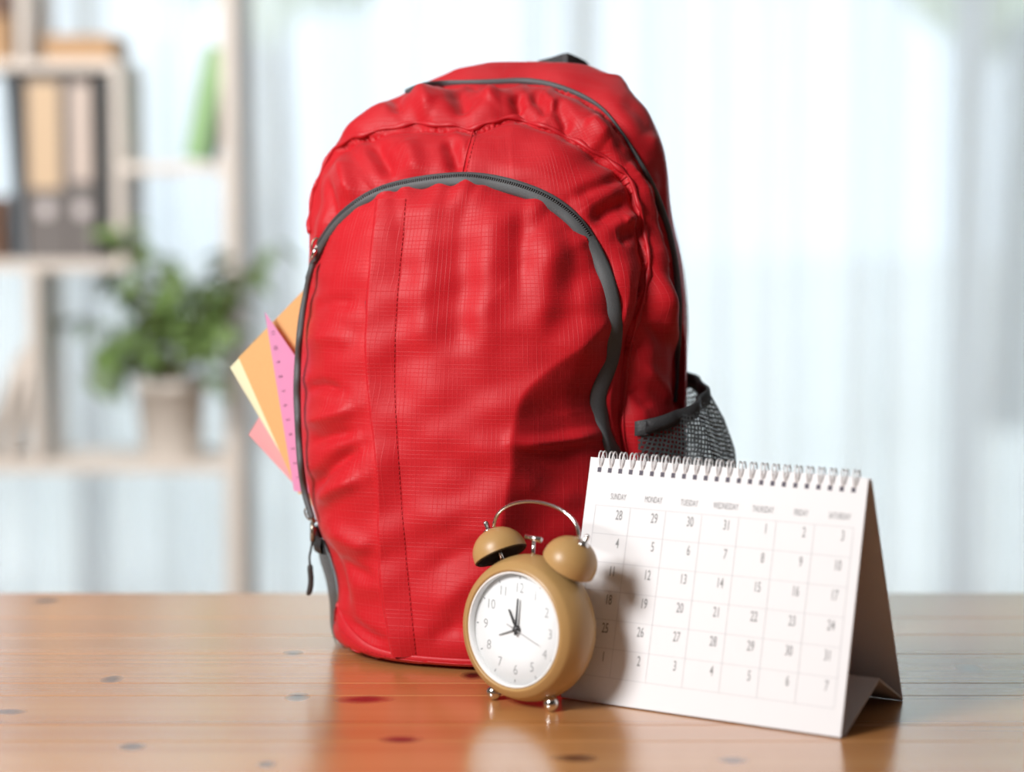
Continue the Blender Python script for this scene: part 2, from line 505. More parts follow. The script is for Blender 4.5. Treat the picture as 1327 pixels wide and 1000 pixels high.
ZF = np.linspace(0, ZK[-1], 500)
def smooth_tab(Tb):
    f = np.interp(ZF, ZK, Tb)
    dz = ZF[1]
    for sig, lim in ((0.012, 0.40), (0.004, 0.447)):
        k = int(3 * sig / dz); w = np.exp(-0.5 * (np.arange(-k, k + 1) * dz / sig) ** 2); w /= w.sum()
        g = np.convolve(np.pad(f, k, mode='reflect', reflect_type='odd'), w, mode='valid')
        bl = np.clip((lim - ZF) / 0.02, 0, 1)
        f = f * (1 - bl) + g * bl
    return f
TBF, TBB, TAL, TAR = map(smooth_tab, (BF, BB, AL, AR))
def implicit(L):
    x, y, z = L[:, 0], L[:, 1], L[:, 2]
    zc = np.clip(z, 0, ZK[-1])
    bf = np.interp(zc, ZF, TBF); bb = np.interp(zc, ZF, TBB)
    a = np.where(x < 0, np.interp(zc, ZF, TAL), np.interp(zc, ZF, TAR))
    cy = (bb - bf) / 2; b = (bb + bf) / 2
    yy = (y - cy) / b
    Fv = (np.abs(x) / a) ** 2.45 + np.abs(yy) ** np.where(yy < 0, 2.25, 3.2)
    Fv = Fv + np.where(z < .1, np.abs((.1 - z) / .1) ** 40, 0)
    return np.where(z > ZK[-1], 9, Fv)
def cube_grid(nx, ny, nz):
    verts = []; faces = []; off = 0
    o = lambda u: np.ones_like(u)
    for n1, n2, fn in ((nx, nz, lambda u, v: np.stack([u, -o(u), v], 1)), (nx, nz, lambda u, v: np.stack([-u, o(u), v], 1)),
                       (ny, nz, lambda u, v: np.stack([o(u), u, v], 1)), (ny, nz, lambda u, v: np.stack([-o(u), -u, v], 1)),
                       (nx, ny, lambda u, v: np.stack([u, v, o(u)], 1)), (nx, ny, lambda u, v: np.stack([u, -v, -o(u)], 1))):
        U, W = np.meshgrid(np.linspace(-1, 1, n1), np.linspace(-1, 1, n2), indexing='ij')
        verts.append(fn(U.ravel(), W.ravel()))
        i = np.arange((n1 - 1) * (n2 - 1)); q = (i // (n2 - 1)) * n2 + i % (n2 - 1) + off
        faces.append(np.stack([q, q + n2, q + n2 + 1, q + 1], 1)); off += n1 * n2
    V = np.concatenate(verts); Fc = np.concatenate(faces)
    key = np.round((V + 2) * 1e5).astype(np.int64); key = (key[:, 0] << 40) + (key[:, 1] << 20) + key[:, 2]
    _, idx, inv = np.unique(key, return_index=True, return_inverse=True)
    return V[idx], inv.reshape(-1)[Fc]
GV, GF = cube_grid(220, 110, 330)
dirs = GV * np.array([.15, .10, .22])
CEN = np.array([0, -.01, .21])
lo = np.full(len(dirs), .01); hi = np.full(len(dirs), 2.2)
for _ in range(24):
    m_ = (lo + hi) / 2; ins = implicit(CEN + dirs * m_[:, None]) < 1
    lo = np.where(ins, m_, lo); hi = np.where(ins, hi, m_)
BV = CEN + dirs * lo[:, None]
def l2w(L):
    c, s = math.cos(BAG_YAW), math.sin(BAG_YAW)
    return np.stack([BAG_O[0] + L[:, 0] * c + L[:, 1] * s, BAG_O[1] - L[:, 0] * s + L[:, 1] * c, L[:, 2]], 1)
def proj(L):
    P = l2w(L); x, y, z = P[:, 0], P[:, 1], P[:, 2] - CAMH; c, s = math.cos(PITCH), math.sin(PITCH)
    d = y * c - z * s; u = z * c + y * s
    return np.stack([663.5 + F_PX * x / d, 500 - F_PX * u / d], 1)
def w2l_vec(v):
    c, s = math.cos(BAG_YAW), math.sin(BAG_YAW)
    return Vector((v[0] * c - v[1] * s, v[0] * s + v[1] * c, v[2]))
CAM_L = w2l_vec((-BAG_O[0], -BAG_O[1], CAMH)); CAM_L = Vector((CAM_L.x, CAM_L.y, CAMH))
def vnormals(V, Fq):
    fn = np.cross(V[Fq[:, 2]] - V[Fq[:, 0]], V[Fq[:, 3]] - V[Fq[:, 1]])
    N = np.zeros_like(V)
    for k in range(4):
        for a in range(3):
            N[:, a] += np.bincount(Fq[:, k], fn[:, a], len(V))
    return N / np.maximum(np.linalg.norm(N, axis=1, keepdims=True), 1e-12)
NV = vnormals(BV, GF)
PX = proj(BV)
toc = np.array(CAM_L)[None] - BV; toc /= np.linalg.norm(toc, axis=1, keepdims=True)
facing = (NV * toc).sum(1)
vis = facing > -0.05
wf = np.clip((facing + 0.02) / 0.42, 0, 1); wf = wf * wf * (3 - 2 * wf)

def poly_dist(Pq, path, step=7):
    """distance, arc position, signed side of points to a smooth path (pixels as a drawing grid on the cloth)"""
    C = catmull(path, step); A = C[:-1]; B = C[1:]; AB = B - A; ln = np.linalg.norm(AB, axis=1); s0 = np.concatenate([[0], np.cumsum(ln)])[:-1]
    best = np.full(len(Pq), 1e9); S = np.zeros(len(Pq)); sd = np.zeros(len(Pq))
    for a, ab, l, s in zip(A, AB, ln, s0):
        if l < 1e-9: continue
        r = Pq - a; t = np.clip((r @ ab) / (l * l), 0, 1)
        d = np.linalg.norm(r - t[:, None] * ab, axis=1); k = d < best
        best = np.where(k, d, best); S = np.where(k, s + t * l, S)
        sd = np.where(k, np.sign(ab[0] * r[:, 1] - ab[1] * r[:, 0]), sd)
    return best, S, sd
K_PATH = [(404, 668), (394, 630), (390, 590), (388, 540), (388, 480), (392, 420), (402, 362), (416, 320), (440, 285), (478, 256), (530, 240), (600, 233), (656, 240), (706, 258), (742, 284),
          (771, 325), (789, 370), (796, 420), (791, 468), (772, 513), (779, 545), (795, 590), (806, 640), (804, 720), (790, 800)]
P_PATH = [(400, 300), (404, 262), (413, 222), (430, 196), (455, 179), (490, 169), (540, 160), (590, 163), (613, 166), (640, 157), (664, 153), (700, 162), (745, 182), (790, 208), (815, 231),
          (829, 268), (837, 310), (841, 345), (833, 390), (819, 440), (811, 500), (808, 560), (822, 640), (824, 740), (815, 820)]
Z_PATH = [(524, 113), (545, 110), (580, 108), (640, 107), (682, 105), (722, 112), (765, 130), (790, 150), (812, 182), (830, 212), (850, 252), (866, 300), (876, 350), (880, 400), (878, 450), (876, 520)]
ids = np.where(vis)[0]
Q = PX[ids]
H = np.zeros(len(ids))
dK, sK, gK = poly_dist(Q, K_PATH)
dP, sP, gP = poly_dist(Q, P_PATH)
dZ, sZ, gZ = poly_dist(Q, Z_PATH)
inK = gK > 0          # below / inside the pocket zip
inP = gP > 0
inZ = gZ > 0
g = lambda d, w: np.exp(-(d / w) ** 2)
def sstep(a, b, x):
    t = np.clip((x - a) / (b - a), 0, 1); return t * t * (3 - 2 * t)
# seams pull in, panels puff out
H += -0.0040 * g(dP, 7) - 0.0035 * g(dZ, 7) - 0.0022 * g(dK, 9)
H += np.where(inK, 0.0045 * sstep(0, 42, dK), 0)
H += np.where(inP & ~inK, 0.004 * sstep(0, 30, np.minimum(dK, dP)) - 0.002, 0)
H += np.where(inZ & ~inP, 0.0075 * sstep(0, 24, np.minimum(dZ, dP)), 0)
H += np.where(~inZ, 0.004 * sstep(0, 24, dZ), 0)
def pleats(d, s, mask, s0, s1, n, w, L, amp, seed, sign=None):
    r = np.random.default_rng(seed); out = np.zeros(len(d)); near = d < 4 * L[1]
    for i in range(n):
        c = s0 + (s1 - s0) * (i + r.random()) / n
        ww = w[0] + (w[1] - w[0]) * r.random(); ll = L[0] + (L[1] - L[0]) * r.random()
        a = amp * (0.4 + 0.6 * r.random()) * (sign if sign else r.choice([-1, 1]))
        drift = (r.random() - 0.5) * 0.7
        out += np.where(near, a * np.exp(-((s - c + drift * d) / (ww * (1 + d / (ll * 2)))) ** 2 - d / ll), 0)
    return np.where(mask, out, 0)
sKmax = sK.max(); sPmax = sP.max(); sZmax = sZ.max()
H += pleats(dP, sP, ~inP, 30, 760, 26, (9, 17), (16, 30), 0.0042, 11)
H += pleats(dP, sP, inP & ~inK, 60, 700, 16, (12, 24), (28, 60), 0.0032, 12)
H += pleats(dZ, sZ, inZ & ~inP, 0, 520, 34, (4, 8), (6, 14), 0.0022, 13)
H += pleats(dZ, sZ, ~inZ, 120, 700, 12, (10, 20), (16, 34), 0.0030, 14)
H += pleats(dK, sK, inK, 0, 330, 16, (7, 14), (18, 45), 0.0022, 15)
H += pleats(dK, sK, inK, 430, 760, 18, (7, 15), (18, 40), 0.0026, 16)
H += pleats(dK, sK, inK, 760, 1150, 10, (12, 24), (30, 60), 0.0026, 17)
H += pleats(dK, sK, ~inK & inP, 300, 760, 14, (9, 16), (14, 30), 0.0016, 18)
H += pleats(dP, sP, ~inP, 760, 1200, 12, (14, 26), (20, 46), 0.0032, 19)
# folds drawn one by one: path, half width px, height m (minus = valley)
STROKES = [
    ([(479, 180), (495, 205), (508, 230)], 11, -0.0078), ([(520, 176), (535, 205), (540, 232)], 15, 0.0060), ([(578, 176), (588, 200), (594, 226)], 11, -0.0072),
    ([(440, 200), (452, 235), (455, 262)], 10, 0.0053), ([(425, 225), (430, 262), (425, 292)], 8, -0.0048),
    ([(588, 116), (598, 132), (604, 152)], 14, -0.0097), ([(548, 118), (552, 138), (560, 152)], 13, 0.0072), ([(512, 128), (520, 150)], 9, -0.0067),
    ([(640, 120), (632, 140)], 12, 0.0060), ([(668, 128), (676, 146)], 8, -0.0075), ([(688, 124), (704, 140), (712, 156)], 9, -0.0075), ([(716, 138), (732, 160), (738, 174)], 8, -0.0078),
    ([(700, 128), (722, 146)], 6, 0.0045), ([(760, 160), (786, 190)], 12, 0.0060), ([(790, 180), (822, 220)], 6, -0.0045),
    ([(764, 290), (790, 272), (824, 256)], 13, -0.0090), ([(740, 256), (780, 240), (812, 226)], 8, -0.0039), ([(800, 310), (830, 298)], 11, -0.0063), ([(806, 285), (834, 280)], 8, 0.0045),
    ([(612, 176), (604, 200), (598, 226)], 4, -.0018),
    ([(850, 200), (858, 240), (862, 290)], 7, -.004), ([(836, 170), (852, 200), (860, 228)], 8, .004), ([(800, 128), (828, 158), (846, 186)], 9, -.003),
    ([(848, 330), (856, 390), (872, 440), (886, 470)], 9, .0060), ([(838, 360), (842, 410), (852, 450)], 10, -.0050), ([(860, 300), (872, 360), (882, 400)], 6, -.003), ([(826, 470), (850, 500), (872, 528)], 8, .004), ([(818, 500), (836, 530)], 7, -.0035),
    # pocket front
    ([(560, 262), (556, 330), (552, 400), (556, 470)], 18, .0034), ([(598, 258), (600, 330), (596, 410), (590, 470)], 17, -.0030), ([(640, 258), (638, 330), (630, 420), (626, 480)], 18, .0034),
    ([(672, 262), (676, 320), (672, 400)], 13, -.0030), ([(706, 276), (712, 330), (706, 400), (690, 450)], 18, .0040), ([(738, 300), (744, 350), (742, 400)], 14, -.0020),
    ([(392, 505), (420, 500), (450, 508)], 8, -0.0045), ([(394, 548), (430, 540), (468, 528)], 10, 0.0048), ([(398, 576), (430, 566), (468, 558)], 9, -0.0045), ([(400, 640), (425, 612), (450, 592), (474, 578)], 10, -0.0078), ([(408, 655), (440, 632), (478, 616)], 11, 0.0060),
    ([(418, 690), (440, 740), (456, 795)], 9, -0.0075), ([(430, 680), (462, 700), (490, 712)], 12, 0.0045), ([(436, 716), (470, 740), (494, 750)], 9, -0.0039), ([(450, 800), (480, 822), (508, 836)], 9, -0.0048), ([(402, 440), (430, 436), (468, 444)], 12, 0.0033), ([(400, 400), (436, 392), (470, 396)], 10, -0.0027),
    ([(540, 560), (600, 575), (660, 572)], 20, .0022), ([(536, 620), (590, 606), (650, 612)], 16, -.0022), ([(550, 690), (600, 660), (660, 650)], 18, .0025), ([(552, 740), (600, 712), (640, 700)], 14, -.0025), ([(560, 800), (600, 760), (640, 740)], 16, .0022), ([(556, 830), (600, 806)], 12, -.0022),
    # hollow at the lower right of the pocket
    ([(664, 572), (700, 574), (750, 566), (786, 560)], 9, .0085), ([(668, 616), (710, 640), (760, 650)], 16, .0040),
]
for path, w, hgt in STROKES:
    if len(path) == 2: path = [path[0], tuple((np.array(path[0]) + np.array(path[1])) / 2), path[1]]
    d, s, _ = poly_dist(Q, path, 10)
    L_ = s.max(); tap = sstep(0, 0.3 * L_, s) * sstep(0, 0.3 * L_, L_ - s); tap = 0.25 + 0.75 * tap
    H += hgt * tap * g(d, w)
# the pocket turns away to the right below this ridge line
RIDGE = [(796, 400), (762, 440), (712, 476), (676, 512), (664, 556), (660, 610), (648, 680), (630, 760), (620, 870)]
dR, sR, gR = poly_dist(Q, RIDGE)
right = gR < 0
scale_ = 1.55 / F_PX
def drop(dist, side, slope, cap, r=6):
    f_ = np.where(side, np.sqrt(dist ** 2 + r * r) - r, 0) * scale_ * slope
    return cap * (1 - np.exp(-f_ / cap))
D1 = drop(dR, right, 0.95, 0.046) * sstep(395, 450, Q[:, 1] + 0.25 * np.clip(790 - Q[:, 0], 0, 200))
PR = [(770, 180), (815, 231), (829, 268), (837, 310), (841, 345), (834, 390), (822, 440), (815, 500), (812, 600)]
dPR, sPR, gPR = poly_dist(Q, PR)
D2 = drop(dPR, (gPR < 0), 0.85, 0.030, 4) * sstep(175, 260, Q[:, 1])
DROP = np.maximum(D1, D2)
DROP *= sstep(0.02, 0.38, facing[ids])
# gentle random undulation
for i in range(26):
    th = rng.random() * math.pi; fq = 2 * math.pi / (45 + 120 * rng.random()); ph = rng.random() * 6.28
    H += 0.00028 * np.sin((Q[:, 0] * math.cos(th) + Q[:, 1] * math.sin(th)) * fq + ph)
base_w = sstep(0.0, 0.03, BV[ids, 2])
DV = BV.copy()
DV[ids] += NV[ids] * (H * wf[ids] * base_w)[:, None] - toc[ids] * (DROP * (0.35 + 0.65 * base_w))[:, None]
DV[:, 2] = np.maximum(DV[:, 2], 0.0)
# cloth coordinates for the ripstop grid
def cloth_uv(V):
    t_ = np.arctan2(V[:, 0], -V[:, 1] * 1.25)
    k = np.clip((V[:, 2] - 0.30) / 0.10, 0, 1)
    return np.stack([t_ * 0.135 + 0.5, V[:, 2] + 0.7 * k * k * (V[:, 1] + 0.10)], 1)
UV = cloth_uv(BV)
bvh = BVHTree.FromPolygons([Vector(v) for v in DV], GF.tolist())
NVd = vnormals(DV, GF)

# split the shell into its panels
fc = PX[GF].mean(1); ff = facing[GF].mean(1)
def in_poly(P, poly):
    poly = np.asarray(poly, float); x, y = P[:, 0], P[:, 1]; c = np.zeros(len(P), bool); j = len(poly) - 1
    for i in range(len(poly)):
        xi, yi = poly[i]; xj, yj = poly[j]
        hit = ((yi > y) != (yj > y)) & (x < (xj - xi) * (y - yi) / (yj - yi + 1e-12) + xi)
        c ^= hit; j = i
    return c
kp = catmull(K_PATH, 6); pp = catmull(P_PATH, 6); zp = catmull(Z_PATH, 6)
polyK = list(map(tuple, kp)) + [(780, 900), (400, 900), (395, 700)]
polyP = list(map(tuple, pp)) + [(810, 905), (360, 905), (360, 310)]
polyZ = [(360, 200), (430, 150)] + list(map(tuple, zp)) + [(860, 905), (340, 910)]
front = ff > 0.0
# the open zip at the left: a slit in the shell through which the notebooks stick out
hid = (~front) & (ff < -0.30) & (ff > -0.8) & (fc[:, 0] < 520) & (fc[:, 1] > 385) & (fc[:, 1] < 650) & (DV[GF].mean(1)[:, 0] < 0)
isK = front & in_poly(fc, polyK)
isP = front & in_poly(fc, polyP) & ~isK
isZ = front & in_poly(fc, polyZ) & ~isK & ~isP
rest = ~(isK | isP | isZ) & ~hid
for nm, sel in (('front_pocket', isK), ('upper_front_panel', isP), ('gathered_top_panel', isZ), ('main_compartment', rest)):
    fsel = GF[sel]; u, inv = np.unique(fsel, return_inverse=True)
    me = mesh_np(nm, DV[u], inv.reshape(fsel.shape), True, UV[u])
    ob(nm, me, M['red'], bag)

def ray(px, py):
    c, s = math.cos(PITCH), math.sin(PITCH); u = (500 - py) / F_PX
    return w2l_vec(((px - 663.5) / F_PX, c + u * s, -s + u * c)).normalized()
def surf(px, py):
    """point and normal of the cloth; walks towards the bag's middle where the sight line misses it"""
    x, y = px, py
    for k in range(60):
        h = bvh.ray_cast(CAM_L, ray(x, y))
        if h[0] is not None:
            return h[0], h[1]
        x += (650 - x) * 0.01; y += (500 - y) * 0.01
    return h[0], h[1]
def ribbon(name, path, width, off, m, parent, crown=0.0012, step=4, seg=6, base_drop=0.0015, prof=None):
    """flat tape sewn on the cloth along a path; width in metres"""
    C = catmull(path, step)
    pn = [surf(*p) for p in C]
    P = np.array([p for p, n in pn]); N = np.array([n for p, n in pn])
    for _ in range(24):
        N[1:-1] = (N[:-2] + 2 * N[1:-1] + N[2:]) / 4
        P[1:-1] = (P[:-2] + 2 * P[1:-1] + P[2:]) / 4
    N /= np.linalg.norm(N, axis=1, keepdims=True)
    Tn = np.gradient(P, axis=0); Tn /= np.linalg.norm(Tn, axis=1, keepdims=True)
    B = np.cross(Tn, N); B /= np.linalg.norm(B, axis=1, keepdims=True)
    us = np.linspace(-1, 1, seg + 1); V = []; n = len(P)
    W = width if hasattr(width, '__len__') else [width] * n
    W = np.interp(np.linspace(0, 1, n), np.linspace(0, 1, len(W)), W)
    for u in us:
        h = off + crown * (1 - u * u)
        V.append(P + B * (u * W / 2)[:, None] + N * h)
    V.append(P + B * (W / 2)[:, None] - N * base_drop); V.insert(0, P - B * (W / 2)[:, None] - N * base_drop)
    k = len(V); V = np.stack(V, 1).reshape(-1, 3)
    F = [[i * k + j, i * k + j + 1, (i + 1) * k + j + 1, (i + 1) * k + j] for i in range(n - 1) for j in range(k - 1)]
    o = ob(name, mesh_py(name, V, F), m, parent)
    return o, P, N, B, Tn
tape, KP, KN, KB, KT = ribbon('pocket_zip', K_PATH[6:], [.0055, .008, .0105, .0115, .0115, .011, .0120, .0125, .013, .0125, .012], 0.0026, M['tape'], bag, crown=0.0016)
# coil of zip teeth
def coil(name, P, N, B, shift, parent, pitch=0.0017, r=0.0008):
    s = np.concatenate([[0], np.cumsum(np.linalg.norm(np.diff(P, axis=0), axis=1))]); n = int(s[-1] / pitch)
    q = np.linspace(0, s[-1], n); mb = MB()
    ip = lambda A: np.stack([np.interp(q, s, A[:, k]) for k in range(3)], 1)
    p, nn, b = ip(P), ip(N), ip(B)
    for i in range(n):
        c = p[i] + b[i] * shift + nn[i] * 0.0040
        a = c - b[i] * 0.0011; d = c + b[i] * 0.0011
        mb.add(*tube_vf([a, c + nn[i] * 0.0004, d], r * 0.7, 4))
    o = mb.build(name, M['teeth'], parent); o['kind'] = 'stuff'
    return o
coil('zip_teeth', KP[12:108], KN[12:108], KB[12:108], -0.0022, tape)
# the loose half of the zip along the open mouth at the left
LT_OUT = [(401, 340), (394, 372), (386, 415), (382, 460), (380, 505), (382, 555), (385, 600), (391, 640), (401, 672)]
LT_IN = [(410, 338), (402, 372), (395, 415), (391, 460), (390, 505), (391, 555), (394, 600), (400, 640), (408, 670)]
a_ = resample(catmull(LT_OUT, 5), 70); b_ = resample(catmull(LT_IN, 5), 70)
V = []; F = []
ray_f = ray(663.5, 500)
deps = np.array([(surf(b_[i][0] + 7, b_[i][1])[0] - CAM_L).dot(ray_f) for i in range(70)])
for _ in range(10): deps[1:-1] = (deps[:-2] + 2 * deps[1:-1] + deps[2:]) / 4
for i in range(70):
    for (q, dd) in ((b_[i], 0.0030), (b_[i] * .7 + a_[i] * .3, 0.0052), (a_[i] * .7 + b_[i] * .3, 0.0052), (a_[i], 0.0030), (a_[i], 0.0018), (b_[i], 0.0012)):
        r_ = ray(*q); V.append(CAM_L + r_ * ((deps[i] - dd) / r_.dot(ray_f)))
for i in range(69):
    for k in range(6):
        F.append([i * 6 + k, i * 6 + (k + 1) % 6, (i + 1) * 6 + (k + 1) % 6, (i + 1) * 6 + k])
F += [list(range(6)), [69 * 6 + k for k in range(6)]]
ob('open_zip_tape', mesh_py('open_zip_tape', V, F), M['tape'], bag)
ztape, ZP, ZN, ZB, ZT = ribbon('main_zip', Z_PATH, [.0015, .0032, .0042, .0045, .0035, .0020, .0024, .0040, .0052, .0040, .0030, .0025, .0025], 0.0018, M['tape'], bag, crown=0.0012)
# piped seam
def piping(name, path, rad, m, parent, off=0.0006, step=4, lump=0.0):
    C = catmull(path, step); pn = [surf(*p) for p in C]
    P = np.array([p + n * off for p, n in pn])
    for _ in range(2): P[1:-1] = (P[:-2] + 2 * P[1:-1] + P[2:]) / 4
    q = np.arange(len(P)); r_ = rad * (1 + lump * (0.5 * np.sin(q * 0.9) + 0.5 * np.sin(q * 0.53 + 1)))
    P[:, 2] += lump * 0.0012 * np.sin(q * 0.61 + 0.5 * np.sin(q * .17))
    return ob(name, mesh_py(name, *tube_vf(P, r_, 8)), m, parent)
piping('piped_seam', P_PATH[:20], 0.0016, M['red_plain'], bag, lump=0.6)
piping('side_seam', [(841, 345), (833, 390), (819, 440), (811, 500), (808, 560), (822, 640), (824, 740)], 0.0010, M['red_plain'], bag, off=0.0)
# strip between two drawn edges
def strip(name, A, B, offA, offB, m, parent, n=160, k=10, thick=0.0015, uv=True, bulge=0.0):
    a = resample(catmull(A, 5), n); b = resample(catmull(B, 5), n)
    V = np.zeros((n, k + 3, 3))
    for i in range(n):
        for j in range(k + 1):
            t = j / k; q = a[i] * (1 - t) + b[i] * t
            p, nn = surf(*q)
            V[i, j + 1] = p + nn * (offA * (1 - t) + offB * t + bulge * 4 * t * (1 - t))
            if j == 0: V[i, 0] = p - nn * 0.001
            if j == k:
                q2 = a[i] * -0.12 + b[i] * 1.12; p2, n2 = surf(*q2); V[i, k + 2] = p2 - n2 * 0.0010
    for _ in range(2): V[1:-1] = (V[:-2] + 2 * V[1:-1] + V[2:]) / 4
    V = V.reshape(-1, 3); kk = k + 3
    F = np.array([[i * kk + j, (i + 1) * kk + j, (i + 1) * kk + j + 1, i * kk + j + 1] for i in range(n - 1) for j in range(kk - 1)])
    return ob(name, mesh_np(name, V, F, True, cloth_uv(V)), m, parent)
PL_A = [(492, 262), (486, 310), (481, 360), (477, 440), (479, 500), (488, 570), (493, 660), (497, 755), (512, 846)]
PL_B = [(527, 258), (523, 310), (518, 360), (513, 440), (513, 510), (517, 590), (522, 660), (529, 740), (540, 850)]
placket = strip('zip_placket', PL_A, PL_B, 0.0054, 0.0002, M['red'], bag)
HEM_T = [(437, 782), (447, 802), (460, 818), (479, 834), (511, 845), (562, 851), (613, 854), (680, 856), (760, 854)]
HEM_B = [(430, 812), (440, 826), (452, 836), (470, 845), (508, 853), (560, 859), (612, 862), (680, 864), (760, 861)]
hem = strip('base_hem', HEM_T, HEM_B, 0.0012, 0.0030, M['red_plain'], bag, bulge=0.0008)
def stitches(name, path, off, m, parent, dash=0.0024, gap=0.0014, r=0.00022):
    C = catmull(path, 2.0); pn = [surf(*p) for p in C]
    P = np.array([p for p, n in pn]); N = np.array([n for p, n in pn])
    s = np.concatenate([[0], np.cumsum(np.linalg.norm(np.diff(P, axis=0), axis=1))]); mb = MB(); q = 0.0
    ip = lambda x: np.array([np.interp(x, s, (P + N * off)[:, k]) for k in range(3)])
    while q + dash < s[-1]:
        mb.add(*tube_vf([ip(q), ip(q + dash / 2) , ip(q + dash)], r, 4)); q += dash + gap
    o = mb.build(name, m, parent); o['kind'] = 'stuff'
    return o
stitches('stitching', [(x - 1, y) for x, y in PL_B], 0.0007, M['red_thread'], placket)
stitches('stitching', [((a[0] + b[0]) / 2, a[1] * .6 + b[1] * .4) for a, b in zip(HEM_T, HEM_B)], 0.0030, M['red_thread'], hem)
piping('centre_seam', [(614, 168), (606, 196), (599, 226)], 0.0006, M['red_plain'], bag)
stitches('stitching', [(619, 168), (611, 196), (604, 226)], 0.0004, M['red_thread'], bag)

# zip sliders and pulls
def frame_at(px, py, off):
    p, n = surf(px, py)
    return p + n * off, n
def loc_px(px, py, ref):
    """point on the sight line of a pixel at the depth of a reference point"""
    d = ray(px, py); f = ray(663.5, 500)
    t = (Vector(ref) - CAM_L).dot(f) / d.dot(f)
    return CAM_L + d * t
p0, n0 = frame_at(416, 322, 0.004)
sl = thing_part = ob('zip_slider', mesh_py('zip_slider', *tube_vf([loc_px(412, 318, p0), loc_px(408, 326, p0), loc_px(403, 336, p0)], [0.0016, 0.0019, 0.0012], 8)), M['steel'], bag)
ringp = [loc_px(409 + 4.5 * math.cos(a) + 2.2 * math.sin(a), 317 - 8.5 * math.sin(a) + 1.5 * math.cos(a), p0) for a in np.linspace(0, 2 * math.pi, 20)[:-1]]
ob('pull_ring', mesh_py('pull_ring', *tube_vf(ringp, 0.0007, 6, closed=True)), M['brass'], sl)
p1 = surf(410, 672)[0] + Vector((-0.004, -0.004, 0))
sl2 = ob('zip_slider', mesh_py('zip_slider', *tube_vf([loc_px(399, 663, p1), loc_px(404, 671, p1), loc_px(409, 677, p1)], [0.0013, 0.0022, 0.0015], 8)), M['brass'], bag)
ringp = [loc_px(399 + 3.6 * math.cos(a) - 2.0 * math.sin(a), 666 - 7 * math.sin(a) + 1.0 * math.cos(a), p1) for a in np.linspace(0, 2 * math.pi, 20)[:-1]]
ob('pull_ring', mesh_py('pull_ring', *tube_vf(ringp, 0.0007, 6, closed=True)), M['brass'], sl2)
ob('pull_link', mesh_py('pull_link', *tube_vf([loc_px(404, 676, p1), loc_px(406, 686, p1), loc_px(405, 701, p1)], [0.0012, 0.0026, 0.0020], 8)), M['brass'], sl2)
ob('pull_cord', mesh_py('pull_cord', *tube_vf(np.array([loc_px(x, y, p1) for x, y in catmull([(405, 698), (403, 712), (401, 722), (402, 734)], 3)]), 0.0009, 6)), M['cord'], sl2)
pts = catmull([(402, 731), (402, 738), (403, 750), (402, 762), (399, 771)], 3)
ob('pull_tip', mesh_py('pull_tip', *tube_vf([loc_px(x, y, p1) for x, y in pts], [0.0012] + [0.0023] * (len(pts) - 3) + [0.002, 0.0012], 8)), M['cord'], sl2)
p2, n2 = frame_at(476, 385, 0.0022)
sl3 = ob('zip_slider', mesh_py('zip_slider', *tube_vf([loc_px(480, 356, p2), loc_px(478.5, 368, p2), loc_px(477, 386, p2)], [0.0009, 0.0012, 0.0010], 8)), M['steel'], bag)
V = [loc_px(x, y, p2 + n2 * o) for o in (0.0, 0.001) for (x, y) in ((473, 390), (480, 388), (479, 420), (474, 415))]
ob('pull_tab', mesh_py('pull_tab', V, [[0, 1, 2, 3], [7, 6, 5, 4], [0, 4, 5, 1], [1, 5, 6, 2], [2, 6, 7, 3], [3, 7, 4, 0]], False), M['tape'], sl3)

# carrying handle: a strap standing on edge behind the top
HY = 0.052
def on_plane(px, py, ly):
    d = ray(px, py); t = (ly - CAM_L.y) / d.y
    return CAM_L + d * t
hp = [(690, 84, .068), (700, 78, .064), (716, 74, .058), (730, 69.5, .052), (735, 68.5, .051), (741, 71, .055), (752, 76, .066), (759, 80, .074), (762, 84, .080)]
Vt = [on_plane(x, y, ly) for x, y, ly in hp]
V = []; F = []
n = len(Vt)
for i in range(n):
    a = Vt[max(i - 1, 0)]; b = Vt[min(i + 1, n - 1)]
    tn = (b - a); tn.z = 0; nn = Vector((-tn.y, tn.x, 0)).normalized()
    if nn.y > 0: nn = -nn
    for dz, oo in ((0, 0.001), (-0.026, 0.001), (-0.026, -0.001), (0, -0.001)):
        V.append(Vt[i] + nn * oo + Vector((0, 0, dz)))
for i in range(n - 1):
    for k in range(4):
        F.append([i * 4 + k, i * 4 + (k + 1) % 4, (i + 1) * 4 + (k + 1) % 4, (i + 1) * 4 + k])
F += [[3, 2, 1, 0], [4 * n - 4, 4 * n - 3, 4 * n - 2, 4 * n - 1]]
ob('carry_handle', mesh_py('carry_handle', V, F, False), M['web'], bag)

# shoulder straps on the back
for sx in (-1, 1):
    C = catmull([(sx * .045, .066, .425), (sx * .085, .092, .40), (sx * .108, .096, .35), (sx * .122, .092, .30), (sx * .128, .088, .26), (sx * .128, .084, .22), (sx * .120, .082, .15), (sx * .12, .078, .05)], 0.01)
    mb = MB(); n = len(C); V = []; F = []
    for i in range(n):
        for (ox, oy) in ((-.024, -.003), (.006, -.003), (.009, .001), (.006, .006), (-.024, .006), (-.027, .001)):
            V.append((C[i][0] + sx * ox, C[i][1] + oy, C[i][2]))
    for i in range(n - 1):
        for k in range(6):
            F.append([i * 6 + k, i * 6 + (k + 1) % 6, (i + 1) * 6 + (k + 1) % 6, (i + 1) * 6 + k])
    F += [list(range(6)), [(n - 1) * 6 + k for k in range(6)]]
    ob('shoulder_strap', mesh_py('shoulder_strap', V, F), M['strap'], bag)

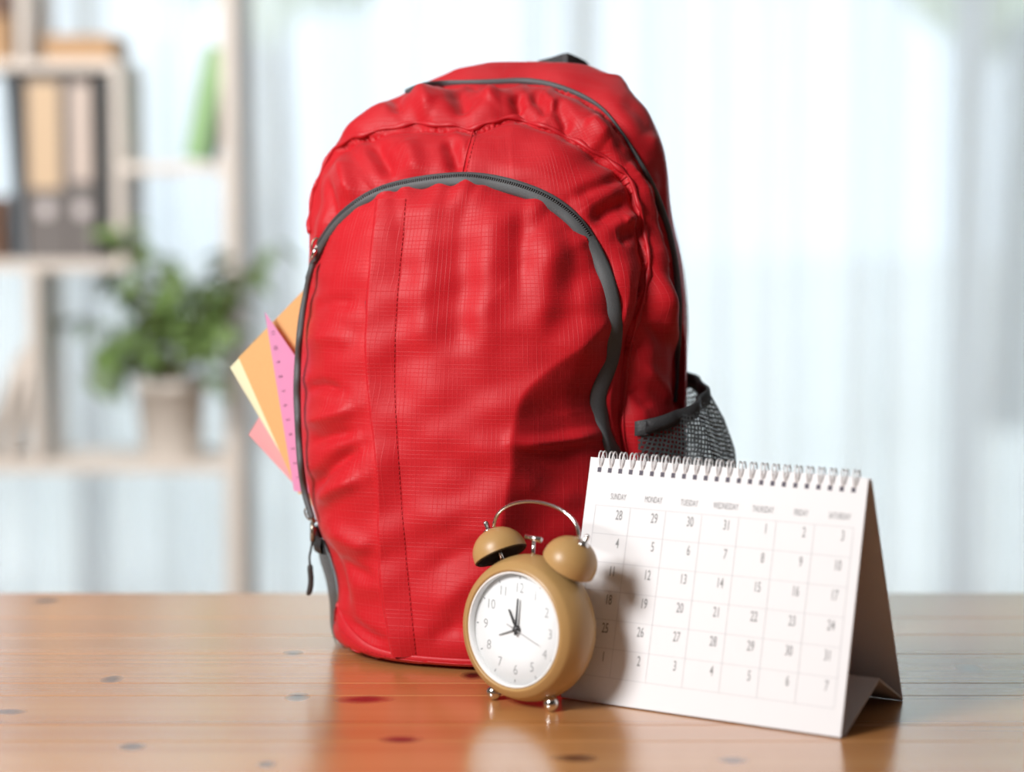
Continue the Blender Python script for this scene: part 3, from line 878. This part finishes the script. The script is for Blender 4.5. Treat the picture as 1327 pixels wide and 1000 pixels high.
# side pockets of black netting
def section(phi, z):
    """outline of the bag at height z in direction phi (from its side)"""
    zc = np.clip(z, 0, ZK[-1]); cy = (np.interp(zc, ZF, TBB) - np.interp(zc, ZF, TBF)) / 2
    lo, hi = 0.01, 0.4; d = np.array([math.cos(phi), math.sin(phi)])
    for _ in range(30):
        m = (lo + hi) / 2
        if implicit(np.array([[d[0] * m, cy + d[1] * m, max(z, 0.012)]]))[0] < 1: lo = m
        else: hi = m
    return np.array([d[0] * lo, cy + d[1] * lo])
def side_pocket(sx, ph0, ph1, zt, B, nt=36, nv=26, edge=1.0):
    V = np.zeros((nv, nt, 3)); U = np.zeros((nv, nt, 2))
    for i in range(nv):
        v = i / (nv - 1)
        for j in range(nt):
            t = j / (nt - 1); z = zt(t) * v + 0.004 * (1 - v)
            phi = ph0 + (ph1 - ph0) * t
            ph = phi if sx > 0 else math.pi - phi
            s = section(ph, z)
            bl = B(v) * math.sin(math.pi * min(1, t * 0.97 + 0.015)) ** 0.75 + 0.0015
            bl *= 1 + 0.10 * math.sin(t * 19 + v * 5) * (1 - abs(2 * v - 1)) + 0.16 * v ** 4 * math.sin(t * 31)
            V[i, j] = (s[0] + math.cos(ph) * bl, s[1] + math.sin(ph) * bl * 0.5, z)
            U[i, j] = (t * 0.16, v * 0.19)
            if sx > 0 and t < 0.4:
                q = proj(V[i, j][None])[0]; h_ = surf(q[0], q[1]); w_ = (1 - t / 0.4) ** 2
                V[i, j] = V[i, j] * (1 - w_) + np.array(h_[0] + h_[1] * 0.002) * w_
    F = np.array([[i * nt + j, i * nt + j + 1, (i + 1) * nt + j + 1, (i + 1) * nt + j] for i in range(nv - 1) for j in range(nt - 1)])
    o = ob('mesh_pocket', mesh_np('mesh_pocket', V.reshape(-1, 3), F, True, U.reshape(-1, 2)), M['net'], bag)
    # elastic binding along the mouth: a band 11 mm deep
    top = V[-1]; low = V[-1].copy(); low[:, 2] -= 0.011
    out = np.array([[0.0016 * sx, 0, 0]])
    rows = [top - out, top + out + [[0, 0, .0008]], (top + low) / 2 + out * 1.7, low + out, low - out]
    W = np.stack(rows, 0); k = len(rows)
    F = [[i * nt + j, i * nt + j + 1, ((i + 1) % k) * nt + j + 1, ((i + 1) % k) * nt + j] for i in range(k) for j in range(nt - 1)]
    ob('elastic_binding', mesh_py('elastic_binding', W.reshape(-1, 3), F), M['elastic'], o)
    return o
side_pocket(1, math.radians(-30), math.radians(52), lambda t: .186 + .034 * t, lambda v: float(np.interp(v, [0, .12, .3, .55, .75, .88, 1], [.004, .022, .036, .041, .036, .026, .013])))
side_pocket(-1, math.radians(-22), math.radians(50), lambda t: .086 + .006 * t, lambda v: float(np.interp(v, [0, .15, .4, .7, 1], [.001, .007, .012, .014, .008])))
# ------------------------------------------------------------------ lettering helper
def text_mesh(txt, size, sx=1.0, align='CENTER', off=0.0):
    cu = bpy.data.curves.new('lettering', 'FONT'); cu.body = txt; cu.size = size; cu.align_x = align; cu.align_y = 'CENTER'
    cu.resolution_u = 3; cu.offset = off
    o = bpy.data.objects.new('lettering', cu); col.objects.link(o)
    dg = bpy.context.evaluated_depsgraph_get(); dg.update()
    me = bpy.data.meshes.new_from_object(o.evaluated_get(dg))
    V = [(v.co.x * sx, v.co.y) for v in me.vertices]; F = [list(p.vertices) for p in me.polygons]
    bpy.data.objects.remove(o); bpy.data.curves.remove(cu); bpy.data.meshes.remove(me)
    return V, F

# ------------------------------------------------------------------ alarm clock
CY = math.radians(39); LEAN = math.radians(4.5)
clock = thing('alarm_clock', 'mustard twin-bell alarm clock with white dial standing before the calendar', 'alarm clock', (0.0125, 1.4265, T), -CY)
def rotx(V, a, piv):
    c, s = math.cos(a), math.sin(a); out = []
    for v in V:
        y, z = v[1] - piv[1], v[2] - piv[2]
        out.append((v[0], piv[1] + y * c + z * s, piv[2] - y * s + z * c))
    return out
CZ = 0.0535
def cl(V):   # body space (centre at 0, face towards -y) -> clock space with a slight backward lean
    return rotx([(v[0], v[1], v[2] + CZ) for v in V], LEAN, (0, 0, CZ))
def cpart(name, V, F, m, parent=clock, smooth=True):
    return ob(name, mesh_py(name, cl(V), F, smooth), m, parent)
R0 = 0.0512
prof = [(0.0394, -0.0135), (0.0402, -0.0185), (0.0410, -0.0200), (0.0420, -0.0202), (0.0430, -0.0190)]
for a in np.linspace(-0.44, 1.45, 26):
    prof.append((R0 * math.cos(a), (0.041 if a < 0 else 0.0345) * math.sin(a)))
prof.append((0.0001, 0.0345))
body = cpart('case', *lathe_vf(prof, 72, 'Y'), M['mustard'])
cpart('dial', *lathe_vf([(0.0001, -0.0137), (0.02, -0.0137), (0.0396, -0.0137), (0.0396, -0.012)], 64, 'Y'), M['dial'])
cpart('bezel_ring', *lathe_vf([(0.0394, -0.0137), (0.0400, -0.0192), (0.0388, -0.0192), (0.0386, -0.0137)], 64, 'Y'), M['dial'])
cpart('glass', *lathe_vf([(0.0001, -0.0212), (0.012, -0.0210), (0.026, -0.0202), (0.0400, -0.0186)], 64, 'Y'), M['glass'])
mb = MB()
for k in range(1, 13):
    a = math.pi / 2 - k * math.pi / 6
    V, F = text_mesh(str(k), 0.0098, 0.85, off=-0.00012)
    mb.add([(v[0] + 0.0285 * math.cos(a), -0.01385, v[1] + 0.0285 * math.sin(a)) for v in V], [f for f in F])
    for j in range(1):
        d = Vector((math.cos(a), 0, math.sin(a)))
        c = d * 0.0358
        s = Vector((-d.z, 0, d.x)) * 0.0004
        V = [c - s - d * .001, c + s - d * .001, c + s + d * .001, c - s + d * .001]
        mb.add([(v.x, -0.01385, v.z) for v in V], [[0, 1, 2, 3]])
o = ob('dial_numerals', mesh_py('dial_numerals', cl(mb.V), mb.F, False), M['dial_ink'], clock)
def hand(name, deg, ln, w, y, m, tail=0.0):
    a = math.radians(90 - deg); d = Vector((math.cos(a), 0, math.sin(a))); s = Vector((-d.z, 0, d.x))
    base = Vector((0, y, 0)); V = []
    for dy in (0, -0.0005):
        for p in (base - d * tail - s * w, base - d * tail + s * w, base + d * ln + s * w * .55, base + d * ln - s * w * .55):
            V.append((p.x, p.y + dy, p.z))
    return cpart(name, V, [[3, 2, 1, 0], [4, 5, 6, 7], [0, 1, 5, 4], [1, 2, 6, 5], [2, 3, 7, 6], [3, 0, 4, 7]], m, smooth=False)
hand('hour_hand', 330, 0.0150, 0.0009, -0.0150, M['hand'], 0.003)
hand('minute_hand', 2, 0.0215, 0.0010, -0.0158, M['hand'], 0.004)
hand('alarm_hand', 249, 0.0165, 0.00045, -0.0145, M['hand'], 0.002)
hand('second_hand', 111, 0.0225, 0.00028, -0.0164, M['hand_pale'], 0.008)
V, F = lathe_vf([(0.0001, -0.0172), (0.0020, -0.0171), (0.0027, -0.0160), (0.0027, -0.0137)], 24, 'Y')
cpart('hub', V, F, M['hand'])
# feet
for sx in (-1, 1):
    V, F = lathe_vf([(0.0054 * math.sin(t), -0.0054 * math.cos(t)) for t in np.linspace(0.001, math.pi - .001, 18)], 24)
    fo = ob('foot', mesh_py('foot', [(v[0] + sx * 0.0255, v[1] - 0.0085, v[2] + 0.0054) for v in V], F), M['steel'], clock)
    V, F = tube_vf([(sx * 0.0255, -0.0085, 0.009), (sx * 0.0235, -0.007, 0.016)], 0.0017, 10)
    ob('stem', mesh_py('stem', V, F), M['steel'], fo)
# bells
bell_top = []
for sx in (-1, 1):
    tilt = sx * math.radians(31)
    ax = Vector((math.sin(tilt), 0, math.cos(tilt))); rt = Vector((math.cos(tilt), 0, -math.sin(tilt)))
    base = ax * 0.0572 + Vector((sx * 0.0015, 0.001, 0.0))
    rb, hb = 0.0194, 0.0178
    pr = [(rb * math.cos(t), hb * math.sin(t)) for t in np.linspace(0, math.pi / 2 - .01, 18)]
    pr = [(rb, -0.0022)] + pr
    inner = [(max(r - 0.0011, .0002), h - 0.0009) for r, h in pr][::-1]
    def bf(V): return [tuple(base + rt * v[0] + Vector((0, 1, 0)) * v[1] + ax * v[2]) for v in V]
    V, F = lathe_vf(pr, 40); b = cpart('bell', bf(V), F, M['mustard'])
    V, F = lathe_vf(inner + [(rb, -0.0022)], 40)
    # lathe order gives the inside wall
    io = ob('bell_inside', mesh_py('bell_inside', cl(bf(V)), F), M['dark_in'], b)
    V, F = tube_vf([base - ax * 0.012, base + ax * (hb - 0.001)], 0.0013, 10); ob('post', mesh_py('post', cl(V), F), M['steel'], b)
    V, F = lathe_vf([(0.0042, 0.0), (0.0042, 0.0008), (0.0018, 0.0014), (0.0018, 0.0066), (0.0014, 0.0076), (0.0001, 0.0080)], 20)
    ob('stud', mesh_py('stud', cl([tuple(base + rt * (v[0] + sx * 0.0022) + Vector((0, 1, 0)) * v[1] + ax * (v[2] + hb - 0.0004)) for v in V]), F), M['steel'], b)
    bell_top.append(base + ax * (hb + 0.0004) - rt * sx * 0.0030)
a, b = bell_top
mid = (a + b) / 2; half = (b - a) / 2; hgt = 0.0215
arc = []
for t in np.linspace(0, math.pi, 40):
    arc.append(mid - half * math.cos(t) * (1.0 - 0.06 * math.sin(t)) + Vector((0, 0, hgt * (math.sin(t) ** 0.8))))
cpart('handle', *tube_vf(arc, 0.00125, 10), M['steel'])
# hammer
ham = cpart('hammer', *tube_vf([(0.001, -0.002, 0.045), (0.001, -0.002, 0.0620)], 0.0013, 10), M['steel'])
V, F = tube_vf([(-0.0060, -0.002, 0.0632), (0.0075, -0.002, 0.0620)], 0.0019, 12); ob('hammer_head', mesh_py('hammer_head', cl(V), F), M['steel'], ham)

# ------------------------------------------------------------------ desk calendar
CW, HS, CLEAN, CYAW = 0.2094, 0.1711, 0.2544, 0.5344
Lx = Vector((-math.cos(CYAW), math.sin(CYAW), 0))
cO = Vector((0.2149, 1.3327, T)) + Lx * (CW / 2)
cal = thing('desk_calendar', 'white spiral-bound desk calendar folded into a tent on the right', 'calendar', cO, -CYAW)
def slab(name, p0, p1, x0, x1, th, m, parent, nsign=1):
    """board from (y,z) p0 to p1, thickness towards +normal"""
    d = Vector((p1[0] - p0[0], p1[1] - p0[1])); n = Vector((d.y, -d.x)).normalized() * th * nsign
    q = [p0, p1, (p1[0] + n.x, p1[1] + n.y), (p0[0] + n.x, p0[1] + n.y)]
    V = [(x, y, z) for x in (x0, x1) for (y, z) in q]
    F = [[0, 1, 2, 3], [7, 6, 5, 4], [0, 4, 5, 1], [1, 5, 6, 2], [2, 6, 7, 3], [3, 7, 4, 0]]
    bm = bmesh.new(); vs_ = [bm.verts.new(v) for v in V]
    for f in F: bm.faces.new([vs_[i] for i in f])
    bmesh.ops.recalc_face_normals(bm, faces=bm.faces[:])
    me = bpy.data.meshes.new(name); bm.to_mesh(me); bm.free()
    return ob(name, me, m, parent)
TY, TZ = HS * math.sin(CLEAN), HS * math.cos(CLEAN)
hw = CW / 2
slab('front_board', (0.0006, 0.0006), (TY + 0.0006, TZ), -hw, hw, 0.0014, M['card'], cal)
slab('back_board', (0.1165, 0.0006), (TY + 0.0052, TZ), -hw, hw, 0.0014, M['card'], cal, -1)
slab('base_flap', (0.0060, 0.0008), (0.0680, 0.0250), -hw, hw, 0.0012, M['card'], cal)
slab('base_flap', (0.1160, 0.0008), (0.0680, 0.0250), -hw, hw, 0.0012, M['card'], cal)
U = Vector((0, math.sin(CLEAN), math.cos(CLEAN))); Nn = Vector((0, -math.cos(CLEAN), math.sin(CLEAN)))
def page_pt(a, b, o):  # a from the left edge, b down from the top, o proud of the board
    return Vector((-hw + a, 0.0006, 0.0006)) + U * (HS - b) + Nn * o
# stack of pages
for i in range(3):
    o0 = 0.0003 + 0.00035 * i; e = 0.0006 * (2 - i)
    V = [page_pt(x, y, o0 + dz) for dz in (0, 0.00022) for (x, y) in ((e, .0), (CW - e, .0), (CW - e, HS - e), (e, HS - e))]
    pg = ob('page', mesh_py('page', V, [[3, 2, 1, 0], [4, 5, 6, 7], [0, 1, 5, 4], [1, 2, 6, 5], [2, 3, 7, 6], [3, 0, 4, 7]], False), M['paper'], cal)
PO = 0.0014
GL, GT, CHh = 0.0087, 0.0337, 0.0199
CWd = (CW - 0.0087 - 0.0066) / 7
mb = MB(); lw = 0.00016
def rect(mb, a0, a1, b0, b1, o):
    V = [page_pt(a0, b1, o), page_pt(a1, b1, o), page_pt(a1, b0, o), page_pt(a0, b0, o)]
    mb.add(V, [[0, 1, 2, 3]])
for i in range(8): rect(mb, GL + CWd * i - lw, GL + CWd * i + lw, GT, GT + 6 * CHh, PO)
for j in range(7): rect(mb, GL, GL + 7 * CWd, GT + CHh * j - lw, GT + CHh * j + lw, PO)
mb.build('grid_lines', M['inkline'], pg, False)
for i, d in enumerate(['SUNDAY', 'MONDAY', 'TUESDAY', 'WEDNESDAY', 'THURSDAY', 'FRIDAY', 'SATURDAY']):
    V, F = text_mesh(d, 0.0062, 0.50, 'CENTER')
    MB().add([page_pt(GL + CWd * (i + 0.62) + v[0], GT - 0.0068 - v[1], PO) for v in V], F).build('weekday_lettering', M['ink'], pg, False)
days = [28, 29, 30, 31] + list(range(1, 32)) + list(range(1, 8))
for k, d in enumerate(days):
    r, c = divmod(k, 7)
    V, F = text_mesh(str(d), 0.0098, 0.55, 'RIGHT', off=0.00004)
    MB().add([page_pt(GL + CWd * (c + 0.80) + v[0], GT + CHh * r + 0.0062 - v[1], PO) for v in V], F).build('date_numeral', M['ink'], pg, False)
# punched holes and wire loops
hole_me = None
for i in range(24):
    a = 0.0082 + (CW - 0.0178) * i / 23
    V = [page_pt(a + x, 0.0085 + y, o) for o in (0.0010, PO) for (x, y) in ((-.0015, .0017), (.0015, .0017), (.0015, -.0017), (-.0015, -.0017))]
    ob('punched_hole', mesh_py('punched_hole', V, [[4, 5, 6, 7], [0, 1, 5, 4], [1, 2, 6, 5], [2, 3, 7, 6], [3, 0, 4, 7]], False), M['hole'], cal)
def wire_loop(a):
    mb = MB(); ctr = page_pt(a, 0.0030, 0.0) + Vector((0, 0.0025, 0.0008))
    for s in (-1, 1):
        P = []
        for t in np.linspace(-0.25, 1.22, 22):
            ang = math.pi * t                   # from the front hole up over the edge to the back
            spread = 0.0012 * math.sin(math.pi * min(max((t + .25) / 1.47, 0), 1)) + 0.00035
            P.append(ctr + Vector((s * spread + 0.0006 * math.cos(ang), -0.0052 * math.cos(ang), 0.0068 * math.sin(ang))))
        mb.add(*tube_vf(P, 0.0006, 6))
    return mb
for i in range(24):
    a = 0.0082 + (CW - 0.0178) * i / 23
    wire_loop(a).build('wire_loop', M['wire'], cal)

# ------------------------------------------------------------------ notebooks and set square in the open pocket
def slab_px(name, corners, Y, tilt, thick, m, label, cat, group=None, parent=None, mats=None):
    """flat board given by its outline; Y is its distance, tilt how fast it comes nearer to the right"""
    P = []
    for (x, y) in corners:
        yy = Y - tilt * (x - corners[0][0]) / F_PX * Y
        P.append(at(x, y, yy))
    n = (P[1] - P[0]).cross(P[-1] - P[0]).normalized()
    if n.y > 0: n = -n
    k = len(P); base = sum(P, Vector()) / k
    V = [p - base for p in P] + [p - base - n * thick for p in P]
    F = [list(range(k)), list(range(k, 2 * k))[::-1]] + [[i, (i + 1) % k, k + (i + 1) % k, k + i] for i in range(k)]
    bm = bmesh.new(); vv = [bm.verts.new(v) for v in V]
    for f in F: bm.faces.new([vv[i] for i in f])
    bmesh.ops.recalc_face_normals(bm, faces=bm.faces[:])
    me = bpy.data.meshes.new(name); bm.to_mesh(me); bm.free()
    o = ob(name, me, m, parent)
    if label: tag(o, label, cat, group)
    if parent is None: o.location = base
    return o, n, base
BY = max(float(l2w(np.array([list(surf(x_, y_)[0])]))[0][1]) for x_, y_ in ((389.5, 460), (388.5, 500), (389, 550), (393, 600))) + 0.006
slab_px('notebook', [(309, 463), (401, 368), (470, 420), (440, 640), (387, 640)], BY + 0.004, 0.0, 0.0030, M['orange'], 'orange kraft notebook poking out of the backpack\'s open side zip', 'notebook', 'notebooks in the backpack')
slab_px('notebook', [(298, 476), (312, 461), (345, 462), (440, 560), (440, 676), (404, 655)], BY + 0.009, 0.0, 0.0024, M['yellow'], 'pale yellow notebook edge showing beneath the orange one', 'notebook', 'notebooks in the backpack')
slab_px('notebook', [(322, 563), (338, 537), (370, 545), (440, 600), (440, 690), (404, 652)], BY + 0.013, 0.0, 0.0024, M['pinkpaper'], 'salmon pink notebook, lowest of those sticking out of the backpack', 'notebook', 'notebooks in the backpack')
sq, sn, sb = slab_px('set_square', [(343, 404), (383, 462), (404, 490), (410, 640), (381, 636)], BY - 0.004, 0.0, 0.0014, M['pinkplastic'], 'pink plastic set square with numbered edge sticking out of the backpack', 'ruler')
# numbers along its edge: laid out on the face of the square
fx = (at(383, 636, BY - 0.004) - at(343, 404, BY - 0.004)).normalized()
mb = MB()
e1 = fx; e2 = sn.cross(fx).normalized()
if e2.x < 0: e2 = -e2
top = at(343, 404, BY - 0.004)
for k in range(1, 12):
    s = (432 + (11 - k) * 18.7 - 404) / 232 * (at(383, 636, BY - 0.004) - top).length
    V, F = text_mesh(str(k), 0.0042, 0.9)
    c = top + e1 * s + e2 * 0.0036 + sn * 0.0002
    mb.add([c + e1 * v[0] + e2 * (v[1]) - sb for v in V], F)
mb.build('scale_numerals', M['mark'], sq, False)

# ------------------------------------------------------------------ bookshelf and what stands on it
SY = 3.6; SD = 0.22
def sx_(px): return at(px, 300, SY).x
def sz_(py): return at(300, py, SY).z
shelf = thing('bookshelf', 'pale birch open bookshelf with staggered boards before the curtain', 'bookshelf', (sx_(150), SY, 0))
ox = sx_(150)
def sbox(name, x0, x1, z0, z1, bev=0.002, y0=0.0, y1=SD):
    return box(name, (x0 - ox, x1 - ox, y0, y1, z0, z1), M['birch'], shelf, bev=bev)
XL = sx_(-230); XR = sx_(298)
sbox('upright', XR - 0.013, XR + 0.013, 0, 2.0)
sbox('upright', XL - 0.013, XL + 0.013, 0, 2.0)
zA, zB, zC, zD = sz_(84), sz_(218), sz_(344), sz_(606)
th_ = 0.018
sbox('shelf_board', XL + .013, sx_(158), zA - th_ / 2, zA + th_ / 2)
sbox('shelf_board', sx_(158), XR - .013, zB - th_ / 2, zB + th_ / 2)
sbox('shelf_board', XL + .013, sx_(166), zC - th_ / 2, zC + th_ / 2)
sbox('shelf_board', XL + .013, XR - .013, zD - th_ / 2, zD + th_ / 2)
sbox('shelf_board', XL + .013, XR - .013, 0.08, 0.098)
sbox('shelf_board', XL + .013, XR - .013, 1.97, 1.988)
d = 0.009
sbox('divider', sx_(154) - d, sx_(154) + d, zC + th_ / 2, zA - th_ / 2)
sbox('divider', sx_(40) - d, sx_(40) + d, zD + th_ / 2, zC - th_ / 2)
sbox('divider', sx_(34) - d, sx_(34) + d, zA + th_ / 2, 1.97)
def binder(px0, px1, py0, m, mlab, lab, label, dep=0.18):
    x0, x1 = sx_(px0), sx_(px1); zb = zC + th_ / 2; zt = sz_(py0)
    b = thing('ring_binder', label, 'binder', ((x0 + x1) / 2, SY + 0.02, zb), 0, 'ring binders on the bookshelf')
    w = (x1 - x0) / 2; h = zt - zb
    box('cover', (-w, w, 0, dep, 0, h), m, b, bev=0.003)
    if mlab:
        lx0, lx1, ly0, ly1 = lab
        c = (x0 + x1) / 2
        box('spine_label', (sx_(lx0) - c, sx_(lx1) - c, -0.0015, 0.001, sz_(ly1) - zb, sz_(ly0) - zb), mlab, b, bev=0.0005)
        V, F = lathe_vf([(0.008, -0.0025), (0.0135, -0.003), (0.0145, 0.001)], 24, 'Y')
        cx = (sx_(lx0) + sx_(lx1)) / 2 - c; cz = sz_(273) - zb
        ob('finger_ring', mesh_py('finger_ring', [(v[0] + cx, v[1], v[2] + cz) for v in V], F), M['ring'], b)
        V, F = lathe_vf([(0.0001, -0.0005), (0.0085, -0.0008)], 24, 'Y')
        ob('finger_hole', mesh_py('finger_hole', [(v[0] + cx, v[1], v[2] + cz) for v in V], F), M['ring'], b)
    return b
binder(30, 86, 95, M['binder'], M['label_tan'], (36, 77, 106, 245), 'grey ring binder with wide tan spine label on the shelf')
binder(87, 121, 94, M['binder'], M['label_grey'], (92, 116, 108, 235), 'narrower grey ring binder with beige-grey spine label')
b = binder(16, 28, 94, M['binder_blue'], None, None, 'thin slate-blue folder leaning left of the ring binders')
b.rotation_euler = (0, math.radians(-3.0), 0)
del b['group']
def carton(px0, px1, py0, zb, m, label, cat, dep=0.16, name='cardboard_box', lid=None):
    x0, x1 = sx_(px0), sx_(px1)
    c = thing(name, label, cat, ((x0 + x1) / 2, SY + 0.03, zb)); w = (x1 - x0) / 2; h = sz_(py0) - zb
    lh = h * (lid[1] if lid else 0.35)
    box('body', (-w + .003, w - .003, .003, dep - .003, 0, h - lh + 0.001), m, c, bev=0.002)
    box('lid', (-w, w, 0, dep, h - lh, h), lid[0] if lid else m, c, bev=0.002)
    return c
carton(54, 147, 44, zA + th_ / 2, M['carton'], 'flat brown cardboard box lying on top of the shelf', 'box')
carton(-40, 12, -30, zA + th_ / 2, M['carton'], 'tan box with dark brown lid at the top left corner', 'box', lid=(M['darkwood'], 0.45))
carton(-60, 2, 255, zC + th_ / 2, M['darkwood'], 'dark brown box at the left edge beside the binders', 'box')
# leaning green book
gb = thing('green_book', 'green hardback leaning against the bookshelf upright', 'book', (sx_(253), SY + 0.004, zB + th_ / 2 + 0.0062))
gb.rotation_euler = (0, math.radians(12.0), 0)
h = 0.196; w = 0.019
box('front_cover', (-w, -w + .003, 0, .14, 0, h), M['green'], gb, bev=0.0008)
box('back_cover', (w - .003, w, 0, .14, 0, h), M['green_dark'], gb, bev=0.0008)
box('spine', (-w, w, -.003, 0.001, 0, h), M['green'], gb, bev=0.001)
box('page_block', (-w + .003, w - .003, 0.002, .135, .004, h - .004), M['pages'], gb, bev=0)
# leaning wooden frame at the lower left
fr = thing('wooden_frame', 'slanting pale wooden stand at the lower left of the bookshelf', 'stand', (sx_(14), SY + 0.05, zD + th_ / 2))
def bar(name, p, q, w, dep, m, parent):
    a = Vector((p[0], 0, p[1])); b = Vector((q[0], 0, q[1])); dd = (b - a).normalized(); s = Vector((dd.z, 0, -dd.x)) * w / 2
    V = [v + Vector((0, y, 0)) for y in (0, dep) for v in (a - s, a + s, b + s, b - s)]
    return ob(name, mesh_py(name, V, [[3, 2, 1, 0], [4, 5, 6, 7], [0, 1, 5, 4], [1, 2, 6, 5], [2, 3, 7, 6], [3, 0, 4, 7]], False), m, parent)
fz = zD + th_ / 2
f_ = lambda px, py: (sx_(px) - sx_(14), sz_(py) - fz)
bar('front_leg', (f_(-8, 590)[0], 0.003), f_(22, 458), 0.016, 0.10, M['birch'], fr)
bar('top_bar', f_(18, 455), f_(33, 455), 0.016, 0.10, M['birch'], fr)
bar('back_leg', (f_(-42, 590)[0], 0.003), f_(14, 462), 0.012, 0.10, M['birch'], fr)

# potted ficus
pot_x = sx_(210); pot_y = SY + 0.07; pz = zD + th_ / 2
plant = thing('potted_ficus', 'leafy green ficus in a stone-grey pot on the bookshelf', 'plant', (pot_x, pot_y, pz))
ph = at(210, 490, pot_y).z - pz; r1 = 46 / F_PX * pot_y; r0 = 38 / F_PX * pot_y
ob('pot', mesh_py('pot', *lathe_vf([(0.001, 0), (r0 * .96, 0), (r0, .004), (r1 * .97, ph * .86), (r1 * 1.04, ph * .87), (r1 * 1.04, ph), (r1 * .95, ph), (r1 * .92, ph * .88)], 40)), M['pot'], plant)
ob('soil', mesh_py('soil', *lathe_vf([(0.0005, ph * .9), (r1 * .6, ph * .89), (r1 * .95, ph * .88)], 24)), M['soil'], plant)
# leaf blade shared by all leaves
n = 6; V = []; F = []
for i in range(n + 1):
    t = i / n; w = 0.0105 * math.sin(math.pi * min(1, t ** 0.8 * 0.97 + 0.02)) ; z = -0.010 * t * t
    V += [(-w, t * 0.046, z + 0.002), (0, t * 0.046, z), (w, t * 0.046, z + 0.002)]
for i in range(n):
    F += [[i * 3, i * 3 + 1, i * 3 + 4, i * 3 + 3], [i * 3 + 1, i * 3 + 2, i * 3 + 5, i * 3 + 4]]
leaf_me = mesh_py('leaf', V, F); leaf_me.materials.append(M['leaf'])
rp = random.Random(4)
tips = [(168, 290), (150, 300), (190, 340), (145, 350), (215, 330), (250, 360), (290, 335), (318, 345), (325, 365), (300, 380), (130, 430), (118, 460), (150, 420), (175, 400), (215, 390), (260, 400), (285, 430), (305, 400), (140, 470), (200, 420), (235, 440), (270, 460), (165, 460), (100, 410), (95, 490), (355, 320), (240, 380), (280, 390), (225, 360), (180, 440), (190, 380), (250, 430), (285, 500), (150, 485), (310, 420)]
big = {(100, 410): 4, (95, 490): 4, (355, 320): 5, (285, 500): 6}
for ti, (tx, ty) in enumerate(tips):
    dep = rp.uniform(-0.10, 0.10) if tx < 262 else rp.uniform(-0.17, -0.09)
    tip = at(tx, ty, pot_y + dep) - Vector((pot_x, pot_y, pz))
    base = Vector((rp.uniform(-.02, .02), rp.uniform(-.02, .02), ph * .88))
    k1 = base.lerp(tip, 0.45) + Vector((0, 0, 0.05)); 
    pts = [base.lerp(k1, t).lerp(k1.lerp(tip, t), t) for t in np.linspace(0, 1, 10)]
    V, F = tube_vf(pts, [0.0030 - 0.0022 * i / 9 for i in range(10)], 5)
    ob('twig', mesh_py('twig', V, F), M['stem'], plant)
    nl = big.get((tx, ty), 9)
    for j in range(nl):
        t = 1 - 0.40 * (j / max(nl - 1, 1)) * (1 if nl > 6 else 0.45)
        p = base.lerp(k1, t).lerp(k1.lerp(tip, t), t)
        lf = ob('leaf', leaf_me, None, plant)
        lf.location = p + Vector((rp.uniform(-.012, .012), rp.uniform(-.012, .012), rp.uniform(-.01, .01)))
        lf.rotation_euler = (rp.uniform(-1.1, 0.2), rp.uniform(-.7, .7), rp.uniform(0, 6.28))
        s = rp.uniform(.9, 1.4); lf.scale = (s, s, s)

# ------------------------------------------------------------------ outdoors, seen hazily through the curtain
terrace = box('ground', (-20, 20, RY1 + 0.25, 40, -0.4, -0.3), M['lawn'], bev=0); struct(terrace, 'pale paved ground outside the window')
def tree(px, y, r, h, label):
    p = at(px, 400, y)
    t = thing('garden_tree', label, 'tree', (p.x, y, -0.3), 0, 'trees outside the window')
    V, F = tube_vf([(0, 0, 0), (.05, 0, h * .4), (0, 0, h * .75)], [.14, .11, .06], 8); ob('trunk', mesh_py('trunk', V, F), M['bark'], t)
    bm = bmesh.new(); bmesh.ops.create_icosphere(bm, subdivisions=4, radius=1)
    rr = random.Random(px)
    ph_ = [rr.uniform(0, 6.28) for _ in range(6)]
    for v in bm.verts:
        c = v.co.copy(); k = 1 + .16 * math.sin(5 * c.x + ph_[0]) * math.sin(6 * c.y + ph_[1]) + .12 * math.sin(11 * c.z + ph_[2]) * math.sin(9 * c.x + ph_[3]) + .08 * math.sin(21 * c.y + ph_[4]) * math.sin(19 * c.z + ph_[5])
        v.co = Vector((c.x * r * k, c.y * r * k, h * .75 + c.z * r * 1.1 * k))
    me = bpy.data.meshes.new('crown'); bm.to_mesh(me); bm.free()
    me.polygons.foreach_set('use_smooth', np.ones(len(me.polygons), dtype=bool))
    ob('crown', me, M['tree'], t)
tree(345, 11, 0.8, 4.2, 'pale green garden tree showing through the curtain left of the backpack')
tree(1310, 12, 0.9, 4.4, 'pale green garden tree showing through the curtain at the right edge')
